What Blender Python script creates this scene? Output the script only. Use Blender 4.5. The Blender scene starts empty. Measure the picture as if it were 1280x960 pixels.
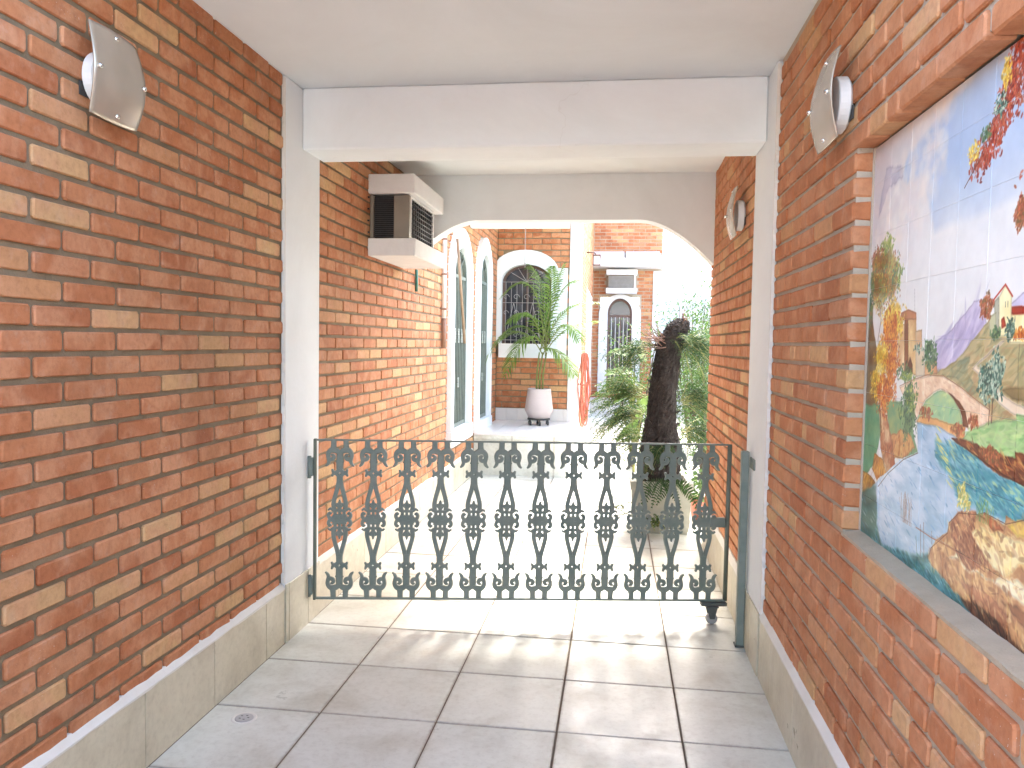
import bpy, bmesh, math, random
import numpy as np
from mathutils import Vector, Matrix

random.seed(7)
S = bpy.context.scene
C = S.collection
PI = math.pi

# ------------------------------------------------------------------ camera
YAW, PIT, ROL, CAMH = .1316, .0511, .0167, 1.4098
cy, sy = math.cos(YAW), math.sin(YAW)
cp, sp = math.cos(PIT), math.sin(PIT)
fw = Vector((-sy*cp, cy*cp, -sp))
r0 = Vector((cy, sy, 0))
u0 = r0.cross(fw)
rr = math.cos(ROL)*r0 + math.sin(ROL)*u0
uu = -math.sin(ROL)*r0 + math.cos(ROL)*u0
cam_d = bpy.data.cameras.new('camera')
cam = bpy.data.objects.new('camera', cam_d)
C.objects.link(cam)
M = Matrix((rr, uu, -fw)).transposed().to_4x4()
M.translation = Vector((0, 0, CAMH))
cam.matrix_world = M
cam_d.sensor_width = 36
cam_d.lens = 979.7/1280*36
cam_d.clip_start = .05
cam_d.clip_end = 2000
S.camera = cam

# ------------------------------------------------------------------ sky, sun, exposure
SUN = Vector((.14, .80, .92)).normalized()        # direction towards the sun
elev = math.asin(SUN.z)
azim = math.atan2(SUN.x, SUN.y)
w = bpy.data.worlds.new('World')
S.world = w
w.use_nodes = True
nt = w.node_tree
sky = nt.nodes.new('ShaderNodeTexSky')
sky.sky_type = 'NISHITA'
sky.sun_disc = False
sky.sun_elevation = elev
sky.sun_rotation = azim
sky.air_density = 1.2
sky.dust_density = 3.6
sky.ozone_density = .4
bg = nt.nodes['Background']
bg.inputs[1].default_value = .15
nt.links.new(sky.outputs[0], bg.inputs[0])
sl = bpy.data.lights.new('sun', 'SUN')
sl.energy = 1.5
sl.angle = math.radians(12)
sl.color = (1, .98, .96)
so = bpy.data.objects.new('sun', sl)
C.objects.link(so)
so.rotation_euler = SUN.to_track_quat('Z', 'Y').to_euler()
so.location = (3, -3, 12)

S.view_settings.view_transform = 'Standard'
S.view_settings.look = 'None'
S.view_settings.gamma = 1
S.view_settings.use_curve_mapping = False
S.view_settings.exposure = 3.45
S.cycles.use_denoising = True
S.cycles.max_bounces = 10
S.cycles.diffuse_bounces = 7
S.cycles.glossy_bounces = 4
S.cycles.transmission_bounces = 6
S.cycles.sample_clamp_indirect = 8

# ------------------------------------------------------------------ materials
MATS = {}


def N(nt, t, **kw):
    n = nt.nodes.new(t)
    for k, v in kw.items():
        if k[0] == 'i' and k[1:].isdigit():
            n.inputs[int(k[1:])].default_value = v
        else:
            setattr(n, k, v)
    return n


def ramp(nt, stops, fac=None, interp='LINEAR'):
    r = nt.nodes.new('ShaderNodeValToRGB')
    r.color_ramp.interpolation = interp
    e = r.color_ramp.elements
    while len(e) < len(stops):
        e.new(.5)
    for x, (p, c) in zip(e, stops):
        x.position = p
        x.color = (*c, 1) if len(c) == 3 else c
    if fac is not None:
        nt.links.new(fac, r.inputs[0])
    return r


def mixc(nt, fac, a, b, mode='MIX'):
    m = nt.nodes.new('ShaderNodeMix')
    m.data_type = 'RGBA'
    m.blend_type = mode
    for s, v in ((0, fac), (6, a), (7, b)):
        if isinstance(v, bpy.types.NodeSocket):
            nt.links.new(v, m.inputs[s])
        elif isinstance(v, (int, float)):
            m.inputs[s].default_value = v
        else:
            m.inputs[s].default_value = (*v, 1)
    return m.outputs[2]


def noise(nt, scale, detail=4, rough=.55, vec=None, dist=0):
    n = nt.nodes.new('ShaderNodeTexNoise')
    n.inputs['Scale'].default_value = scale
    n.inputs['Detail'].default_value = detail
    n.inputs['Roughness'].default_value = rough
    n.inputs['Distortion'].default_value = dist
    if vec is not None:
        nt.links.new(vec, n.inputs['Vector'])
    return n


def newmat(name):
    m = bpy.data.materials.new(name)
    m.use_nodes = True
    return m, m.node_tree, m.node_tree.nodes['Principled BSDF']


def pos(nt):
    return nt.nodes.new('ShaderNodeNewGeometry').outputs['Position']


def bump(nt, b, h, strength, dist=.01):
    n = nt.nodes.new('ShaderNodeBump')
    n.inputs['Strength'].default_value = strength
    n.inputs['Distance'].default_value = dist
    nt.links.new(h, n.inputs['Height'])
    nt.links.new(n.outputs[0], b.inputs['Normal'])


def simple(name, c1, c2=None, scale=8, rough=.6, bs=.2, metal=0, bscale=60, spec=.5, coat=0, trans=0, bdist=.002):
    """two-tone noisy paint / stone / metal"""
    m, nt, b = newmat(name)
    p = pos(nt)
    c2 = c2 or tuple(x*.8 for x in c1)
    n = noise(nt, scale, 5, .6, p)
    r = ramp(nt, [(.3, c1), (.72, c2)], n.outputs[0])
    nt.links.new(r.outputs[0], b.inputs['Base Color'])
    b.inputs['Roughness'].default_value = rough
    b.inputs['Metallic'].default_value = metal
    b.inputs['Specular IOR Level'].default_value = spec
    b.inputs['Coat Weight'].default_value = coat
    if trans:
        b.inputs['Transmission Weight'].default_value = trans
    if bs:
        bump(nt, b, noise(nt, bscale, 4, .6, p).outputs[0], bs, bdist)
    MATS[name] = m
    return m


def brick_mat(name, attr=False, pale=0.0):
    m, nt, b = newmat(name)
    p = pos(nt)
    if attr:
        a = N(nt, 'ShaderNodeAttribute', attribute_name='rnd')
        rnd = a.outputs['Fac']
    else:
        rnd = nt.nodes.new('ShaderNodeObjectInfo').outputs['Random']
    off = N(nt, 'ShaderNodeVectorMath', operation='SCALE')
    comb = nt.nodes.new('ShaderNodeCombineXYZ')
    for i in range(3):
        nt.links.new(rnd, comb.inputs[i])
    nt.links.new(comb.outputs[0], off.inputs[0])
    off.inputs['Scale'].default_value = 37
    add = N(nt, 'ShaderNodeVectorMath', operation='ADD')
    nt.links.new(p, add.inputs[0])
    nt.links.new(off.outputs[0], add.inputs[1])
    v = add.outputs[0]
    base = ramp(nt, [(0, (.37, .125, .052)), (.14, (.44, .160, .066)), (.34, (.46, .178, .076)),
                     (.50, (.42, .150, .062)), (.64, (.48, .202, .090)), (.76, (.45, .172, .074)),
                     (.85, (.51, .250, .112)), (.93, (.55, .315, .148)), (1, (.57, .350, .17))], rnd)
    # firing: broad paler flame across some bricks, grain, dark specks, pale scuffs
    n1 = noise(nt, 7, 3, .5, v, .6)
    r1 = ramp(nt, [(.44, (0, 0, 0)), (.60, (1, 1, 1))], n1.outputs[0])
    m1 = nt.nodes.new('ShaderNodeMath'); m1.operation = 'MULTIPLY'; m1.inputs[1].default_value = .60
    nt.links.new(r1.outputs[0], m1.inputs[0])
    c = mixc(nt, m1.outputs[0], base.outputs[0], (.58, .29, .155))
    n2 = noise(nt, 45, 6, .7, v)
    r2 = ramp(nt, [(.28, (.80, .77, .75)), (.5, (1, 1, 1)), (.75, (1.12, 1.15, 1.18))], n2.outputs[0])
    c = mixc(nt, 1.0, c, r2.outputs[0], 'MULTIPLY')
    n3 = noise(nt, 4.5, 2, .5, v)
    r3 = ramp(nt, [(.68, (0, 0, 0)), (.82, (.40, .40, .40))], n3.outputs[0])
    c = mixc(nt, r3.outputs[0], c, (.25, .085, .055))
    vo = nt.nodes.new('ShaderNodeTexNoise'); vo.inputs['Scale'].default_value = 170; vo.inputs['Detail'].default_value = 1
    nt.links.new(v, vo.inputs['Vector'])
    r4 = ramp(nt, [(.73, (0, 0, 0)), (.77, (1, 1, 1))], vo.outputs[0])
    n5 = noise(nt, 2.3, 2, .5, p)
    r5 = ramp(nt, [(.5, (0, 0, 0)), (.68, (.8, .8, .8))], n5.outputs[0])
    m5 = mixc(nt, 1.0, r4.outputs[0], r5.outputs[0], 'MULTIPLY')
    c = mixc(nt, m5, c, (.72, .66, .58))
    # mortar dust along some faces
    n6 = noise(nt, 14, 5, .7, p)
    r6 = ramp(nt, [(.55, (0, 0, 0)), (.8, (.42, .42, .42))], n6.outputs[0])
    c = mixc(nt, r6.outputs[0], c, (.56, .40, .30))
    # old lime bloom and soot in broad drifts over the wall
    n7 = noise(nt, 1.1, 5, .62, p, .5)
    r7 = ramp(nt, [(.28, (.76, .75, .74)), (.5, (1, 1, 1)), (.74, (1.12, 1.19, 1.26))], n7.outputs[0])
    c = mixc(nt, 1.0, c, r7.outputs[0], 'MULTIPLY')
    nt.links.new(c, b.inputs['Base Color'])
    b.inputs['Roughness'].default_value = .78
    b.inputs['Specular IOR Level'].default_value = .3
    bump(nt, b, noise(nt, 110, 6, .7, v).outputs[0], .55, .0025)
    MATS[name] = m
    return m


brick_mat('brick')
brick_mat('brick_far', attr=True)
simple('mortar_brown', (.28, .22, .14), (.19, .148, .09), 9, .95, .9, bscale=180, bdist=.004)
simple('mortar_grey', (.50, .43, .335), (.38, .325, .25), 9, .95, .9, bscale=180, bdist=.004)
simple('plaster', (.78, .815, .83), (.735, .765, .78), 2.5, .75, .3, bscale=22, bdist=.006)
simple('sill_mortar', (.50, .415, .30), (.38, .315, .22), 9, .95, .9, bscale=180, bdist=.004)
simple('plaster_rough', (.76, .745, .69), (.66, .64, .58), 6, .85, .5, bscale=60, bdist=.004)
simple('ceiling_paint', (.73, .765, .78), (.69, .72, .735), 1.2, .8, .1, bscale=30)
simple('green_paint', (.13, .165, .14), (.19, .215, .185), 14, .45, .35, bscale=140, bdist=.001)
simple('green_faded', (.085, .10, .075), (.13, .145, .11), 9, .6, .2)
simple('pale_green', (.34, .36, .31), (.26, .29, .25), 30, .5, .1)
simple('bar_paint', (.50, .47, .45), (.42, .39, .38), 30, .5, .1)
simple('dark_steel', (.05, .06, .055), (.10, .10, .09), 30, .5, .3)
simple('rubber', (.03, .03, .03), (.06, .06, .055), 30, .6, .2)
simple('white_enamel', (.80, .79, .77), (.74, .73, .71), 6, .35, .05)
simple('ac_casing', (.26, .225, .18), (.20, .17, .135), 7, .5, .1)
simple('ac_black', (.03, .028, .027), (.055, .05, .045), 40, .6, .3)
simple('ac_fin', (.10, .095, .10), (.055, .05, .055), 60, .5, .6, metal=.3)
simple('concrete_white', (.79, .775, .76), (.69, .67, .65), 5, .85, .6, bscale=50, bdist=.003)
simple('pipe_green', (.03, .20, .15), (.04, .16, .12), 12, .5, .1)
simple('pipe_brown', (.30, .17, .11), (.22, .12, .08), 12, .6, .2)
simple('chrome', (.8, .8, .78), (.7, .7, .68), 12, .15, 0, metal=1)
simple('wood', (.36, .24, .15), (.26, .17, .10), 12, .6, .3)
simple('pot_plastic', (.52, .44, .42), (.47, .40, .385), 5, .45, .05)
simple('planter_stone', (.40, .385, .33), (.30, .30, .24), 8, .85, .6, bscale=50, bdist=.003)
simple('soil', (.06, .042, .03), (.03, .02, .015), 30, .95, 1, bscale=60, bdist=.02)
simple('hose_rubber', (.66, .22, .14), (.52, .15, .09), 12, .45, .1)
simple('drain_metal', (.46, .45, .43), (.38, .37, .36), 12, .5, .1)
simple('grey_plastic', (.30, .30, .29), (.22, .22, .21), 12, .5, .1)
simple('door_grey', (.42, .46, .50), (.36, .40, .44), 6, .4, .05)
simple('brown_metal', (.14, .075, .055), (.10, .055, .04), 12, .5, .2)
simple('porch_tile', (.72, .70, .68), (.66, .64, .62), 9, .3, .05)
simple('red_tile', (.42, .13, .08), (.35, .10, .06), 9, .5, .05)
simple('paving', (.46, .43, .39), (.38, .36, .33), 1.2, .8, .2)
simple('house_wall', (.62, .58, .54), (.55, .51, .47), 2, .85, .2)

# hairline cracks and rolled patches in the painted plaster
for nm in ('plaster', 'ceiling_paint'):
    m = MATS[nm]; nt = m.node_tree; b = nt.nodes['Principled BSDF']
    src = b.inputs['Base Color'].links[0].from_socket
    p = pos(nt)
    ws = noise(nt, 3.5, 4, .6, p)
    dv = N(nt, 'ShaderNodeVectorMath', operation='SCALE'); dv.inputs['Scale'].default_value = .35
    nt.links.new(ws.outputs['Color'], dv.inputs[0])
    av = N(nt, 'ShaderNodeVectorMath', operation='ADD'); nt.links.new(p, av.inputs[0]); nt.links.new(dv.outputs[0], av.inputs[1])
    vo = nt.nodes.new('ShaderNodeTexVoronoi'); vo.feature = 'DISTANCE_TO_EDGE'; vo.inputs['Scale'].default_value = .9
    nt.links.new(av.outputs[0], vo.inputs['Vector'])
    rc = ramp(nt, [(.0, (.13, .13, .13)), (.0035, (0, 0, 0))], vo.outputs['Distance'])
    mk = ramp(nt, [(.52, (0, 0, 0)), (.64, (1, 1, 1))], noise(nt, 1.3, 3, .6, p).outputs[0])
    f_ = mixc(nt, 1.0, rc.outputs[0], mk.outputs[0], 'MULTIPLY')
    c = mixc(nt, f_, src, (.40, .37, .33))
    st = ramp(nt, [(.35, (.955, .95, .94)), (.62, (1.02, 1.02, 1.02))], noise(nt, .9, 6, .7, p, .8).outputs[0])
    c = mixc(nt, 1.0, c, st.outputs[0], 'MULTIPLY')
    nt.links.new(c, b.inputs['Base Color'])

# frosted sconce glass
m, nt, b = newmat('frosted_glass')
p = pos(nt)
r = ramp(nt, [(.35, (.50, .435, .35)), (.7, (.44, .38, .30))], noise(nt, 9, 2, .5, p).outputs[0])
nt.links.new(r.outputs[0], b.inputs['Base Color'])
b.inputs['Roughness'].default_value = .26
b.inputs['Metallic'].default_value = .45
b.inputs['Coat Weight'].default_value = .1
b.inputs['Coat Roughness'].default_value = .25
bump(nt, b, noise(nt, 500, 2, .5, p).outputs[0], .1, .0005)
MATS['frosted_glass'] = m

# dark window glass
m, nt, b = newmat('window_glass')
b.inputs['Base Color'].default_value = (.035, .035, .045, 1)
b.inputs['Roughness'].default_value = .08
b.inputs['Specular IOR Level'].default_value = .6
bump(nt, b, noise(nt, 3, 1, .5, pos(nt)).outputs[0], .05, .01)
MATS['window_glass'] = m


def tile_mat(name, attr=False, joints=True, cols=((.565, .57, .505), (.605, .61, .545), (.555, .56, .50))):
    m, nt, b = newmat(name)
    p = pos(nt)
    if attr:
        rnd = N(nt, 'ShaderNodeAttribute', attribute_name='rnd').outputs['Fac']
    else:
        rnd = nt.nodes.new('ShaderNodeObjectInfo').outputs['Random']
    base = ramp(nt, [(0, cols[0]), (.5, cols[1]), (1, cols[2])], rnd)
    n1 = noise(nt, 3.2, 6, .65, p, .4)
    r1 = ramp(nt, [(.28, (.78, .75, .70)), (.5, (1, 1, 1)), (.72, (1.10, 1.11, 1.13))], n1.outputs[0])
    c = mixc(nt, 1.0, base.outputs[0], r1.outputs[0], 'MULTIPLY')
    n2 = noise(nt, 38, 6, .75, p)
    r2 = ramp(nt, [(.3, (.86, .85, .83)), (.5, (1, 1, 1)), (.75, (1.06, 1.06, 1.06))], n2.outputs[0])
    c = mixc(nt, 1.0, c, r2.outputs[0], 'MULTIPLY')
    n3 = noise(nt, 1.7, 3, .6, p, 1)
    r3 = ramp(nt, [(.58, (0, 0, 0)), (.78, (.38, .38, .38))], n3.outputs[0])
    c = mixc(nt, r3.outputs[0], c, (.36, .27, .18))
    if joints:
        sp = nt.nodes.new('ShaderNodeSeparateXYZ'); nt.links.new(p, sp.inputs[0])
        ds = []
        for ax, o_ in ((0, -1.0835), (1, 2.790)):
            a = N(nt, 'ShaderNodeMath', operation='SUBTRACT', i1=o_-.225); nt.links.new(sp.outputs[ax], a.inputs[0])
            f_ = N(nt, 'ShaderNodeMath', operation='PINGPONG', i1=.225); nt.links.new(a.outputs[0], f_.inputs[0])
            ds.append(f_.outputs[0])
        mx_ = N(nt, 'ShaderNodeMath', operation='MAXIMUM'); nt.links.new(ds[0], mx_.inputs[0]); nt.links.new(ds[1], mx_.inputs[1])
        nz = noise(nt, 30, 5, .8, p)
        ad = N(nt, 'ShaderNodeMath', operation='MULTIPLY_ADD', i1=.022, i2=-.011); nt.links.new(nz.outputs[0], ad.inputs[0])
        sm = N(nt, 'ShaderNodeMath', operation='ADD'); nt.links.new(mx_.outputs[0], sm.inputs[0]); nt.links.new(ad.outputs[0], sm.inputs[1])
        mr = N(nt, 'ShaderNodeMapRange'); mr.inputs['From Min'].default_value = .212; mr.inputs['From Max'].default_value = .225
        mr.inputs['To Max'].default_value = .62
        nt.links.new(sm.outputs[0], mr.inputs['Value'])
        c = mixc(nt, mr.outputs[0], c, (.27, .22, .16))
    nt.links.new(c, b.inputs['Base Color'])
    rr_ = ramp(nt, [(.3, (.26, .26, .26)), (.7, (.48, .48, .48))], noise(nt, 6, 5, .7, p).outputs[0])
    nt.links.new(rr_.outputs[0], b.inputs['Roughness'])
    b.inputs['Specular IOR Level'].default_value = .55
    bump(nt, b, noise(nt, 55, 5, .7, p).outputs[0], .18, .002)
    MATS[name] = m


tile_mat('floor_tile')
tile_mat('floor_tile_far', attr=True)
tile_mat('skirting_stone', joints=False, cols=((.55, .50, .37), (.59, .535, .40), (.53, .48, .36)))
simple('grout', (.17, .13, .09), (.11, .085, .06), 14, .95, .7)


def leaf_mat(name, c1, c2, tr=.35):
    m, nt, b = newmat(name)
    p = pos(nt)
    rnd = N(nt, 'ShaderNodeAttribute', attribute_name='rnd').outputs['Fac']
    base = ramp(nt, [(0, c1), (1, c2)], rnd)
    n = noise(nt, 20, 3, .6, p)
    r = ramp(nt, [(.3, (.8, .8, .8)), (.7, (1.15, 1.15, 1.1))], n.outputs[0])
    c = mixc(nt, 1.0, base.outputs[0], r.outputs[0], 'MULTIPLY')
    nt.links.new(c, b.inputs['Base Color'])
    b.inputs['Roughness'].default_value = .6
    b.inputs['Specular IOR Level'].default_value = .25
    t = nt.nodes.new('ShaderNodeBsdfTranslucent')
    g = mixc(nt, 1.0, c, (1.5, 1.7, .7), 'MULTIPLY')
    nt.links.new(g, t.inputs[0])
    mx = nt.nodes.new('ShaderNodeMixShader')
    mx.inputs[0].default_value = tr
    out = [n_ for n_ in nt.nodes if n_.type == 'OUTPUT_MATERIAL'][0]
    nt.links.new(b.outputs[0], mx.inputs[1])
    nt.links.new(t.outputs[0], mx.inputs[2])
    nt.links.new(mx.outputs[0], out.inputs[0])
    MATS[name] = m


leaf_mat('palm_leaf', (.08, .15, .035), (.19, .27, .07))
leaf_mat('palm_stem', (.22, .24, .08), (.30, .28, .12), .1)
leaf_mat('fern_leaf', (.022, .055, .026), (.07, .12, .05), .2)
leaf_mat('shrub_leaf', (.035, .08, .028), (.10, .155, .055), .28)
leaf_mat('broad_leaf', (.10, .17, .06), (.20, .26, .12), .25)
leaf_mat('dry_twig', (.30, .17, .14), (.18, .10, .08), .1)
simple('fern_trunk', (.045, .034, .031), (.020, .015, .014), 25, .95, 1, bscale=70, bdist=.02)
simple('bark', (.15, .11, .08), (.09, .065, .05), 20, .9, .8)

# ------------------------------------------------------------------ mesh helpers


class MB:
    """collects shapes into one mesh"""

    def __init__(s):
        s.v = []; s.f = []; s.a = []; s.sm = []

    def add(s, vs, fs, rnd=0., smooth=False):
        n = len(s.v)
        s.v += [tuple(x) for x in vs]
        s.f += [tuple(i+n for i in f) for f in fs]
        s.a += [rnd]*len(fs)
        s.sm += [smooth]*len(fs)

    def box(s, x0, x1, y0, y1, z0, z1, rnd=0.):
        s.add([(x0, y0, z0), (x1, y0, z0), (x1, y1, z0), (x0, y1, z0),
               (x0, y0, z1), (x1, y0, z1), (x1, y1, z1), (x0, y1, z1)],
              [(0, 3, 2, 1), (4, 5, 6, 7), (0, 1, 5, 4), (1, 2, 6, 5), (2, 3, 7, 6), (3, 0, 4, 7)], rnd)

    def cbox(s, x0, x1, y0, y1, z0, z1, c=.004, rnd=0.):
        """box with chamfered edges"""
        bm = bmesh.new()
        bmesh.ops.create_cube(bm, size=1)
        for v in bm.verts:
            v.co = Vector(((x0+x1)/2+v.co.x*(x1-x0), (y0+y1)/2+v.co.y*(y1-y0), (z0+z1)/2+v.co.z*(z1-z0)))
        bmesh.ops.bevel(bm, geom=bm.edges[:], offset=c, segments=1, affect='EDGES', profile=.5)
        s.frombm(bm, rnd)

    def frombm(s, bm, rnd=0., smooth=False):
        bm.verts.index_update()
        s.add([v.co[:] for v in bm.verts], [[v.index for v in f.verts] for f in bm.faces], rnd, smooth)
        bm.free()

    def tube(s, pts, rad, n=8, rnd=0., cap=True, flat=None, smooth=True):
        pts = [Vector(p) for p in pts]
        m_ = len(pts)
        if not hasattr(rad, '__len__'):
            rad = [rad]*m_
        vs = []; up = None
        for i, p in enumerate(pts):
            t = (pts[min(i+1, m_-1)]-pts[max(i-1, 0)]).normalized()
            if up is None:
                up = Vector((0, 0, 1)) if abs(t.z) < .9 else Vector((0, 1, 0))
            a = t.cross(up)
            if a.length < 1e-6:
                a = t.cross(Vector((1, 0, 0)))
            a.normalize()
            b_ = a.cross(t).normalized()
            up = b_
            for k in range(n):
                th = 2*PI*k/n
                vs.append(p+a*math.cos(th)*rad[i]+b_*math.sin(th)*rad[i])
        fs = []
        for i in range(m_-1):
            for k in range(n):
                k2 = (k+1) % n
                fs.append((i*n+k, i*n+k2, (i+1)*n+k2, (i+1)*n+k))
        if cap:
            fs.append(tuple(range(n-1, -1, -1)))
            fs.append(tuple((m_-1)*n+k for k in range(n)))
        s.add(vs, fs, rnd, smooth)

    def lathe(s, prof, cx, cy_, n=24, rnd=0., smooth=True):
        vs = []
        for r_, z in prof:
            for k in range(n):
                th = 2*PI*k/n
                vs.append((cx+r_*math.cos(th), cy_+r_*math.sin(th), z))
        fs = []
        for i in range(len(prof)-1):
            for k in range(n):
                k2 = (k+1) % n
                fs.append((i*n+k, i*n+k2, (i+1)*n+k2, (i+1)*n+k))
        s.add(vs, fs, rnd, smooth)

    def mesh(s, name, off=(0, 0, 0), flip=True):
        me = bpy.data.meshes.new(name)
        o = off
        me.from_pydata([(x-o[0], y-o[1], z-o[2]) for x, y, z in s.v], [], s.f)
        at = me.attributes.new('rnd', 'FLOAT', 'FACE')
        at.data.foreach_set('value', s.a)
        me.polygons.foreach_set('use_smooth', s.sm)
        if flip:
            bm = bmesh.new(); bm.from_mesh(me)
            bmesh.ops.recalc_face_normals(bm, faces=bm.faces)
            bm.to_mesh(me); bm.free()
        me.update()
        return me


def link(name, me, mat=None, parent=None, loc=None):
    o = bpy.data.objects.new(name, me)
    C.objects.link(o)
    if mat and me is not None and not me.materials:
        me.materials.append(MATS[mat])
    if parent:
        o.parent = parent
    if loc is not None:
        o.location = loc
    return o


def thing(name, label, cat, loc=(0, 0, 0), group=None):
    o = bpy.data.objects.new(name, None)
    C.objects.link(o)
    o.empty_display_size = .1
    o.location = loc
    o['label'] = label
    o['category'] = cat
    if group:
        o['group'] = group
    return o


def tag(o, label, cat, group=None):
    o['label'] = label; o['category'] = cat
    if group:
        o['group'] = group
    return o


def part(name, mb, mat, parent, label=None, kind=None, flip=True):
    """mesh given in world coordinates, parented to a thing (or to a part of it)"""
    off = Vector((0, 0, 0)); q = parent
    while q is not None:
        off = off+q.location; q = q.parent
    o = link(name, mb.mesh(name, off, flip), mat, parent)
    if label:
        o['label'] = label
    if kind:
        o['kind'] = kind
    return o


def top(name, mb, mat, label, cat, group=None):
    o = link(name, mb.mesh(name), mat)
    return tag(o, label, cat, group)


def struct(name, mb, mat):
    o = link(name, mb.mesh(name), mat)
    o['kind'] = 'structure'
    return o

# ------------------------------------------------------------------ bricks


def brick_mesh(L, H, D, c, seed):
    """one brick: face at y=0 looking to -y, body to y=+D, chipped chamfered front edges"""
    rg = random.Random(seed)
    j = lambda a: rg.uniform(-a, a)
    x, z = L/2, H/2
    e = .0010
    k = min(.007, L*.2)

    def ring(x, z, y, k, jj=1.):
        return [(px_+j(e)*jj, y+j(e)*.5*jj, pz_+j(e)*jj) for px_, pz_ in ((-x+k, -z), (x-k, -z), (x, -z+k), (x, z-k), (x-k, z), (-x+k, z), (-x, z-k), (-x, -z+k))]
    vs = ring(x-c, z-c*.8, 0, k*.8)+ring(x, z, c*.9, k)+ring(x, z, D, k*.5, 0)
    fs = [tuple(range(8))]
    for a, b in ((0, 8), (8, 16)):
        for q in range(8):
            q2 = (q+1) % 8
            fs.append((a+q, b+q, b+q2, a+q2))
    return vs, fs


BM = {}


def brick_variant(L, H, D, k):
    key = (round(L, 4), round(H, 4), D, k)
    if key not in BM:
        mb = MB()
        vs, fs = brick_mesh(L, H, D, .0045, k*17+int(L*1000))
        mb.add(vs, fs)
        me = mb.mesh('brick')
        me.materials.append(MATS['brick'])
        BM[key] = me
    return BM[key]


def lay(wall, org, rot, span, zs, pitch, Lp, jx, face_h, cuts=None, phase=0., limit=300, D=.03, minlen=.03,
        irregular=0., singles=True):
    """lay courses of bricks. org: world point at a=0,z=0 of the face plane; rot: turn about Z; a runs along local +x.
       zs: list of course centres; cuts(z0,z1) -> list of (a0,a1) openings"""
    cr_, sr_ = math.cos(rot), math.sin(rot)
    todo = []
    for k, z in enumerate(zs):
        ph = phase + (Lp/2 if k % 2 else 0)
        a = span[0] - ((span[0]-ph) % Lp)
        ops = cuts(z-face_h/2, z+face_h/2) if cuts else []
        while a < span[1]:
            j1 = a+jx/2+random.uniform(-1, 1)*irregular*.004
            j2 = a+Lp-jx/2+random.uniform(-1, 1)*irregular*.004
            if irregular and random.random() < .10*irregular:      # a cut brick pair
                mid = (j1+j2)/2+random.uniform(-.03, .03)
                segs = [(j1, mid-jx/2), (mid+jx/2, j2)]
            else:
                segs = [(j1, j2)]
            for s0, s1 in segs:
                s0 = max(s0, span[0]+.001); s1 = min(s1, span[1]-.001)
                pieces = [(s0, s1)]
                for o0, o1 in ops:
                    nw = []
                    for q0, q1 in pieces:
                        if q1 <= o0 or q0 >= o1:
                            nw.append((q0, q1))
                        else:
                            if q0 < o0: nw.append((q0, o0))
                            if q1 > o1: nw.append((o1, q1))
                    pieces = nw
                for q0, q1 in pieces:
                    if q1-q0 > minlen:
                        todo.append((q0, q1, z+random.uniform(-1, 1)*.0012))
            a += Lp
    def wp(a, z):
        return Vector((org[0]+a*cr_, org[1]+a*sr_, z))
    nrm = Vector((sr_, -cr_, 0))

    def size(t):                       # how large the brick shows from the camera; 0 when out of the picture
        q = wp((t[0]+t[1])/2, t[2])-Vector((0, 0, CAMH))
        zc = q.dot(fw)
        if zc < .1 or abs(q.dot(rr)/zc) > .68 or abs(q.dot(uu)/zc) > .51:
            return 0
        return (t[1]-t[0])*abs(nrm.dot(q.normalized()))/zc**2
    todo = [t+(size(t),) for t in todo]
    todo.sort(key=lambda t: -t[3])
    base = wall.location
    rest = MB()
    for i, (q0, q1, z, big) in enumerate(todo):
        L = q1-q0
        out = random.uniform(-.0022, .0022)
        if singles and i < limit and big > 0:
            full = abs(L-(Lp-jx)) < .012
            kk = random.randrange(6)
            me = brick_variant(Lp-jx if full else round(L/.02)*.02 if L > .03 else .03, face_h, D, kk)
            o = bpy.data.objects.new('brick', me)
            C.objects.link(o)
            o.parent = wall
            p = wp((q0+q1)/2, z)
            o.location = (p.x-base.x+sr_*out, p.y-base.y-cr_*out, p.z-base.z)
            o.rotation_euler = (0, random.uniform(-.004, .004), rot)
            o.scale = (L/((Lp-jx) if full else (round(L/.02)*.02 if L > .03 else .03)), 1, 1)
        else:
            vs, fs = brick_mesh(L, face_h, D, .0045, random.random())
            p = wp((q0+q1)/2, z)
            W = [(p.x+x*cr_-(y-out)*sr_, p.y+x*sr_+(y-out)*cr_, p.z+zz) for x, y, zz in vs]
            rest.add(W, fs, random.random())
    if rest.v:
        part('brick_rows', rest, 'brick_far', wall, kind='stuff', flip=True)


A, B = -1.508, .644       # the passage's two wall planes
# ================================================================== SETTING
def coll(lo, hi, st):
    n = int(round((hi-lo)/st))
    return [lo+i*st for i in range(n+1)]


FRONT = 1.8            # roof cut back to here, out of view, to let more sky light in
# ground beyond the yard, one sheet to the horizon
mb = MB(); mb.add([(-400, -400, -.05), (400, -400, -.05), (400, 400, -.05), (-400, 400, -.05)], [(0, 1, 2, 3)])
struct('ground', mb, 'paving')

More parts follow.
